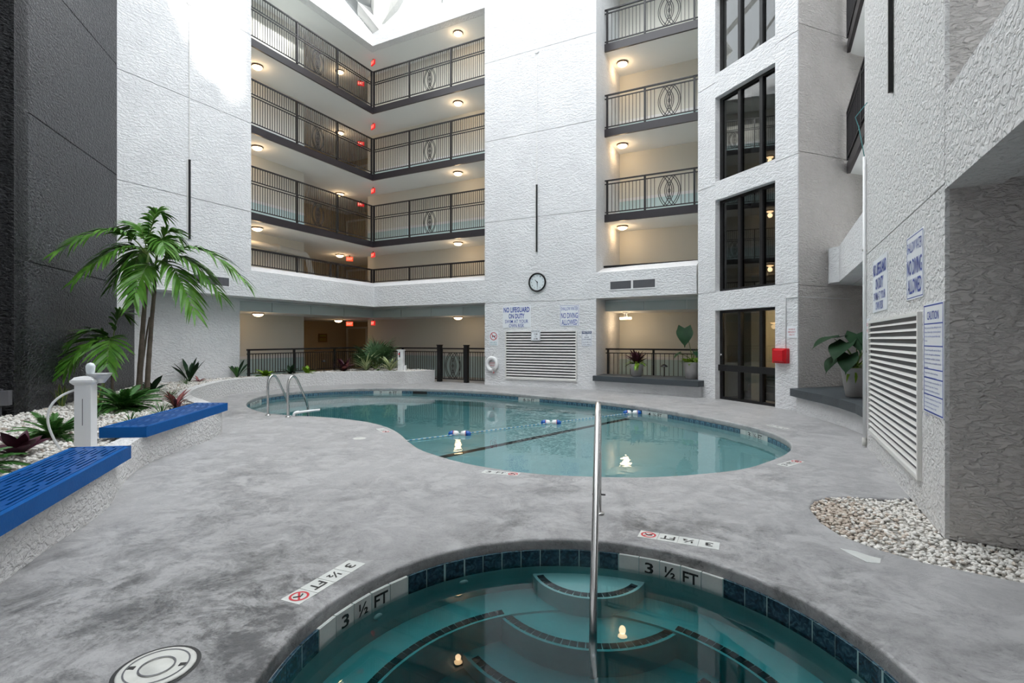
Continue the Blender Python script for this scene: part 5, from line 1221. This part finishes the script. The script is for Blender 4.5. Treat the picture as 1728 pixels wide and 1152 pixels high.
# ---- far planter
hos = [lm(.32, .13, .5, lgreen, fold=.25), lm(.28, .12, .6, llime, fold=.25)]
rosette('leafy_plant', 'green and lime leaved plant at the left end of the far planter', 'plant', (-14.33, 10.8, .43), hos, 16, (15, 75), 61, (1.0, 1.6))
rosette('dark_shrub', 'small dark leaved shrub second from the left in the far planter', 'plant', (-14.33, 11.75, .43), dk, 14, (25, 80), 62, (.6, 1.0))
rosette('lime_plant', 'bright lime leaved plant in the far planter', 'plant', (-14.25, 12.35, .43), [lm(.26, .12, .5, llime, fold=.25)], 16, (15, 80), 63, (.9, 1.5))
rosette('purple_shrub', 'dark purple leaved shrub in the far planter beside the path light', 'plant', (-14.0, 13.8, .43), [lm(.40, .10, .5, lpurp), lm(.34, .11, .3, lpink), lm(.40, .1, .5, lpurp)], 34, (25, 88), 64, (1.0, 1.7))
spd = [lm(.62, .042, .75, lstripe, n=8), lm(.52, .042, .55, lstripe, n=8), lm(.56, .034, .9, lgreen, n=8)]
rosette('spider_plant', 'pale striped spider plant left of the fan palm', 'plant', (-13.5, 14.4, .43), spd, 60, (35, 88), 65, (1.0, 1.5), 'striped spider plants')
rosette('spider_plant', 'pale striped spider plant right of the fan palm', 'plant', (-12.7, 14.8, .43), spd, 54, (35, 88), 66, (.9, 1.4), 'striped spider plants')
def fan_leaf(pl, rad, n, seed):
    rg = random.Random(seed); b = MB(); b.m = 1; P = bez((0, 0, 0), (pl * .5, 0, .05), (pl, 0, -.02), 6); b.tube(P, .009, 5); b.m = 0; c = Vector((pl, 0, -.02))
    for i in range(n):
        a = R(-125 + 250 * i / (n - 1)); l = rad * rg.uniform(.88, 1.05) * (1 - .15 * abs(a) / R(125)); d = Vector((cos(a), sin(a), 0)); s = Vector((-sin(a), cos(a), 0)); w = l * .055
        vs = [tuple(c - s * .004), tuple(c + s * .004), tuple(c + d * l * .6 - s * w + Vector((0, 0, .02))), tuple(c + d * l * .6 + s * w + Vector((0, 0, .03))), tuple(c + d * l - s * .003 + Vector((0, 0, -.12 * l))), tuple(c + d * l + s * .003 + Vector((0, 0, -.12 * l)))]
        b.add(vs, [(0, 2, 3, 1), (2, 4, 5, 3)])
    return b.mesh('fan_leaf', [lfan, lstem])
fl = [fan_leaf(.55, .5, 26, 1), fan_leaf(.42, .46, 24, 2)]
rosette('fan_palm', 'green fan palm standing in the far planter before the fence', 'palm', (-13.85, 15.3, .43), fl, 15, (25, 88), 67, (1.15, 1.6), None, 'fan_leaf')
rosette('red_seedling', 'low red leaved seedling left of the slim white post', 'plant', (-12.5, 14.9, .43), br, 9, (10, 50), 68, (.35, .5))
rosette('green_seedling', 'small green plant right of the slim white post', 'plant', (-11.75, 14.65, BZ), hos, 8, (15, 60), 69, (.5, .8))
rosette('green_seedling', 'tiny green plant between the two spider plants', 'plant', (-13.05, 14.55, .43), hos, 7, (15, 60), 70, (.35, .6))
pl_ = thing('path_light', 'small black path light stake in the far planter', 'light', (-14.2, 13.05, .43))
MB().tube([(0, 0, -.02), (0, 0, .36)], .012, 6).obj('stake', black, pl_); MB().lathe([(.07, .36), (.065, .38), (.02, .43), (0.001, .44)], 14).obj('hood', black, pl_)

# ---- potted plants
def heart(L, w, m, seed, cup=.15):
    b = MB(); vs = []; fs = []; n = 9
    for i in range(n + 1):
        t = i / n; x = L * (t - .18); ww = w / 2 * (sin(pi * min(1, .18 + t * .9)) ** .75 if t < 1 else .01) * (1 - .35 * t); ww = max(ww, .002)
        for q in (-1, -.5, 0, .5, 1): vs.append((x - abs(q) * (.16 * L if i == 0 else 0), q * ww, cup * abs(q) * ww + .10 * L * sin(t * 2.6) - .16 * L * t * t))
    for i in range(n):
        for j in range(4): a = 5 * i + j; fs.append((a, a + 5, a + 6, a + 1))
    return b.add(vs, fs).mesh('leaf_blade', m, True)
HB = heart(.42, .36, ldark, 1); HG = heart(.40, .34, lfan, 1)
def pot(t, r0, r1, h):
    MB().lathe([(r0 * .9, 0), (r0, .01), (r0 + (r1 - r0) * .5, h * .5), (r1, h - .02), (r1 + .008, h), (r1 - .02, h), (r1 - .03, h - .05)], 32).obj('pot', potm, t, smooth=True)
    MB().lathe([(0.001, h - .045), (r1 - .025, h - .05)][::-1], 24).obj('soil', soil, t)
def big_leaf(t, az, h, out, s, z0, blade=HB, tilt=25, baz=None):
    a = R(az); tip = Vector((cos(a) * out, sin(a) * out, h)); MB().tube(bez((0, 0, z0), (tip.x * .25, tip.y * .25, z0 + (h - z0) * .7), tip, 8), [.014 - .008 * i / 8 for i in range(9)], 6).obj('leaf_stalk', lstem, t, smooth=True)
    o = link('leaf', blade, t); o.location = tip; o.rotation_euler = (0, R(tilt), a if baz is None else R(baz)); o.scale = (s, s, s)
def filler(t, n, rad, z, meshes, seed, elev=(5, 55), part='leaf', sc=(.6, 1.1)):
    rg = random.Random(seed)
    for i in range(n):
        o = link(part, meshes[rg.randrange(len(meshes))], t); a = rg.uniform(0, 2 * pi); q = rad * rg.uniform(.1, 1); o.location = (q * cos(a), q * sin(a), z + rg.uniform(-.02, .04)); o.rotation_euler = (rg.uniform(-.3, .3), -R(rg.uniform(*elev)), a + rg.uniform(-.6, .6)); s = rg.uniform(*sc); o.scale = (s, s, s)
lim = [lm(.17, .09, .6, llime, fold=.2), lm(.14, .08, .4, llime, fold=.2)]
liz = [lm(.22, .05, .8, llime, fold=.2), lm(.2, .05, .6, lfern, fold=.2)]
p1 = thing('potted_plant', 'grey pot of purple spiky leaves and trailing lime leaves, left one on the ledge', 'potted plant', (-3.78, 15.75, .46), group='potted plants')
pot(p1, .15, .215, .38); filler(p1, 44, .18, .37, liz, 1, (-15, 50), sc=(.9, 1.5)); filler(p1, 26, .08, .36, [lm(.5, .10, .4, lpurp), lm(.42, .09, .6, lpurp)], 2, (45, 88), sc=(.8, 1.2)); filler(p1, 7, .1, .36, [lm(.34, .09, .5, lgreen)], 9, (30, 60))
p2 = thing('potted_plant', 'grey pot with one tall elephant ear leaf over lime leaves, right one on the ledge', 'potted plant', (-2.10, 15.40, .46), group='potted plants')
pot(p2, .18, .24, .48); filler(p2, 54, .22, .48, lim, 3, (-10, 60), sc=(.9, 1.5)); big_leaf(p2, 207, 1.36, .22, 1.45, .46, HB, 62, -80); big_leaf(p2, -20, .95, .22, .8, .5, HB, 45); big_leaf(p2, 215, .72, .38, .7, .5, HB, 35); big_leaf(p2, -60, .75, .25, .6, .5, HB, 40)
p3 = thing('potted_plant', 'pale grey pot of large dark elephant ear leaves on the right ledge', 'potted plant', (1.36, 11.45, .52), group='potted plants')
pot(p3, .17, .255, .55); filler(p3, 34, .22, .55, lim, 4, (-20, 50))
for az, h, out, s, tl_ in ((205, 1.08, .40, 1.35, 18), (235, .96, .40, 1.3, 35), (270, 1.12, .16, 1.3, 35), (-60, 1.0, .3, 1.25, 40), (10, 1.05, .3, 1.3, 20), (250, .74, .48, 1.05, 48), (-25, .85, .42, 1.15, 35), (215, .70, .42, 1.0, 45)): big_leaf(p3, az, h, out, s, .53, HB, tl_)
filler(p3, 14, .24, .5, [lm(.3, .07, 1.1, llime, fold=.2)], 6, (-60, -10))
fe = thing('path_light', 'small black mushroom path light on the ledge between the pots', 'light', (-2.98, 15.9, .46))
MB().tube([(0, 0, 0), (0, 0, .33)], .012, 6).obj('stake', black, fe); MB().lathe([(.11, .30), (.09, .34), (.03, .38), (0.001, .385)], 16).obj('hood', black, fe)
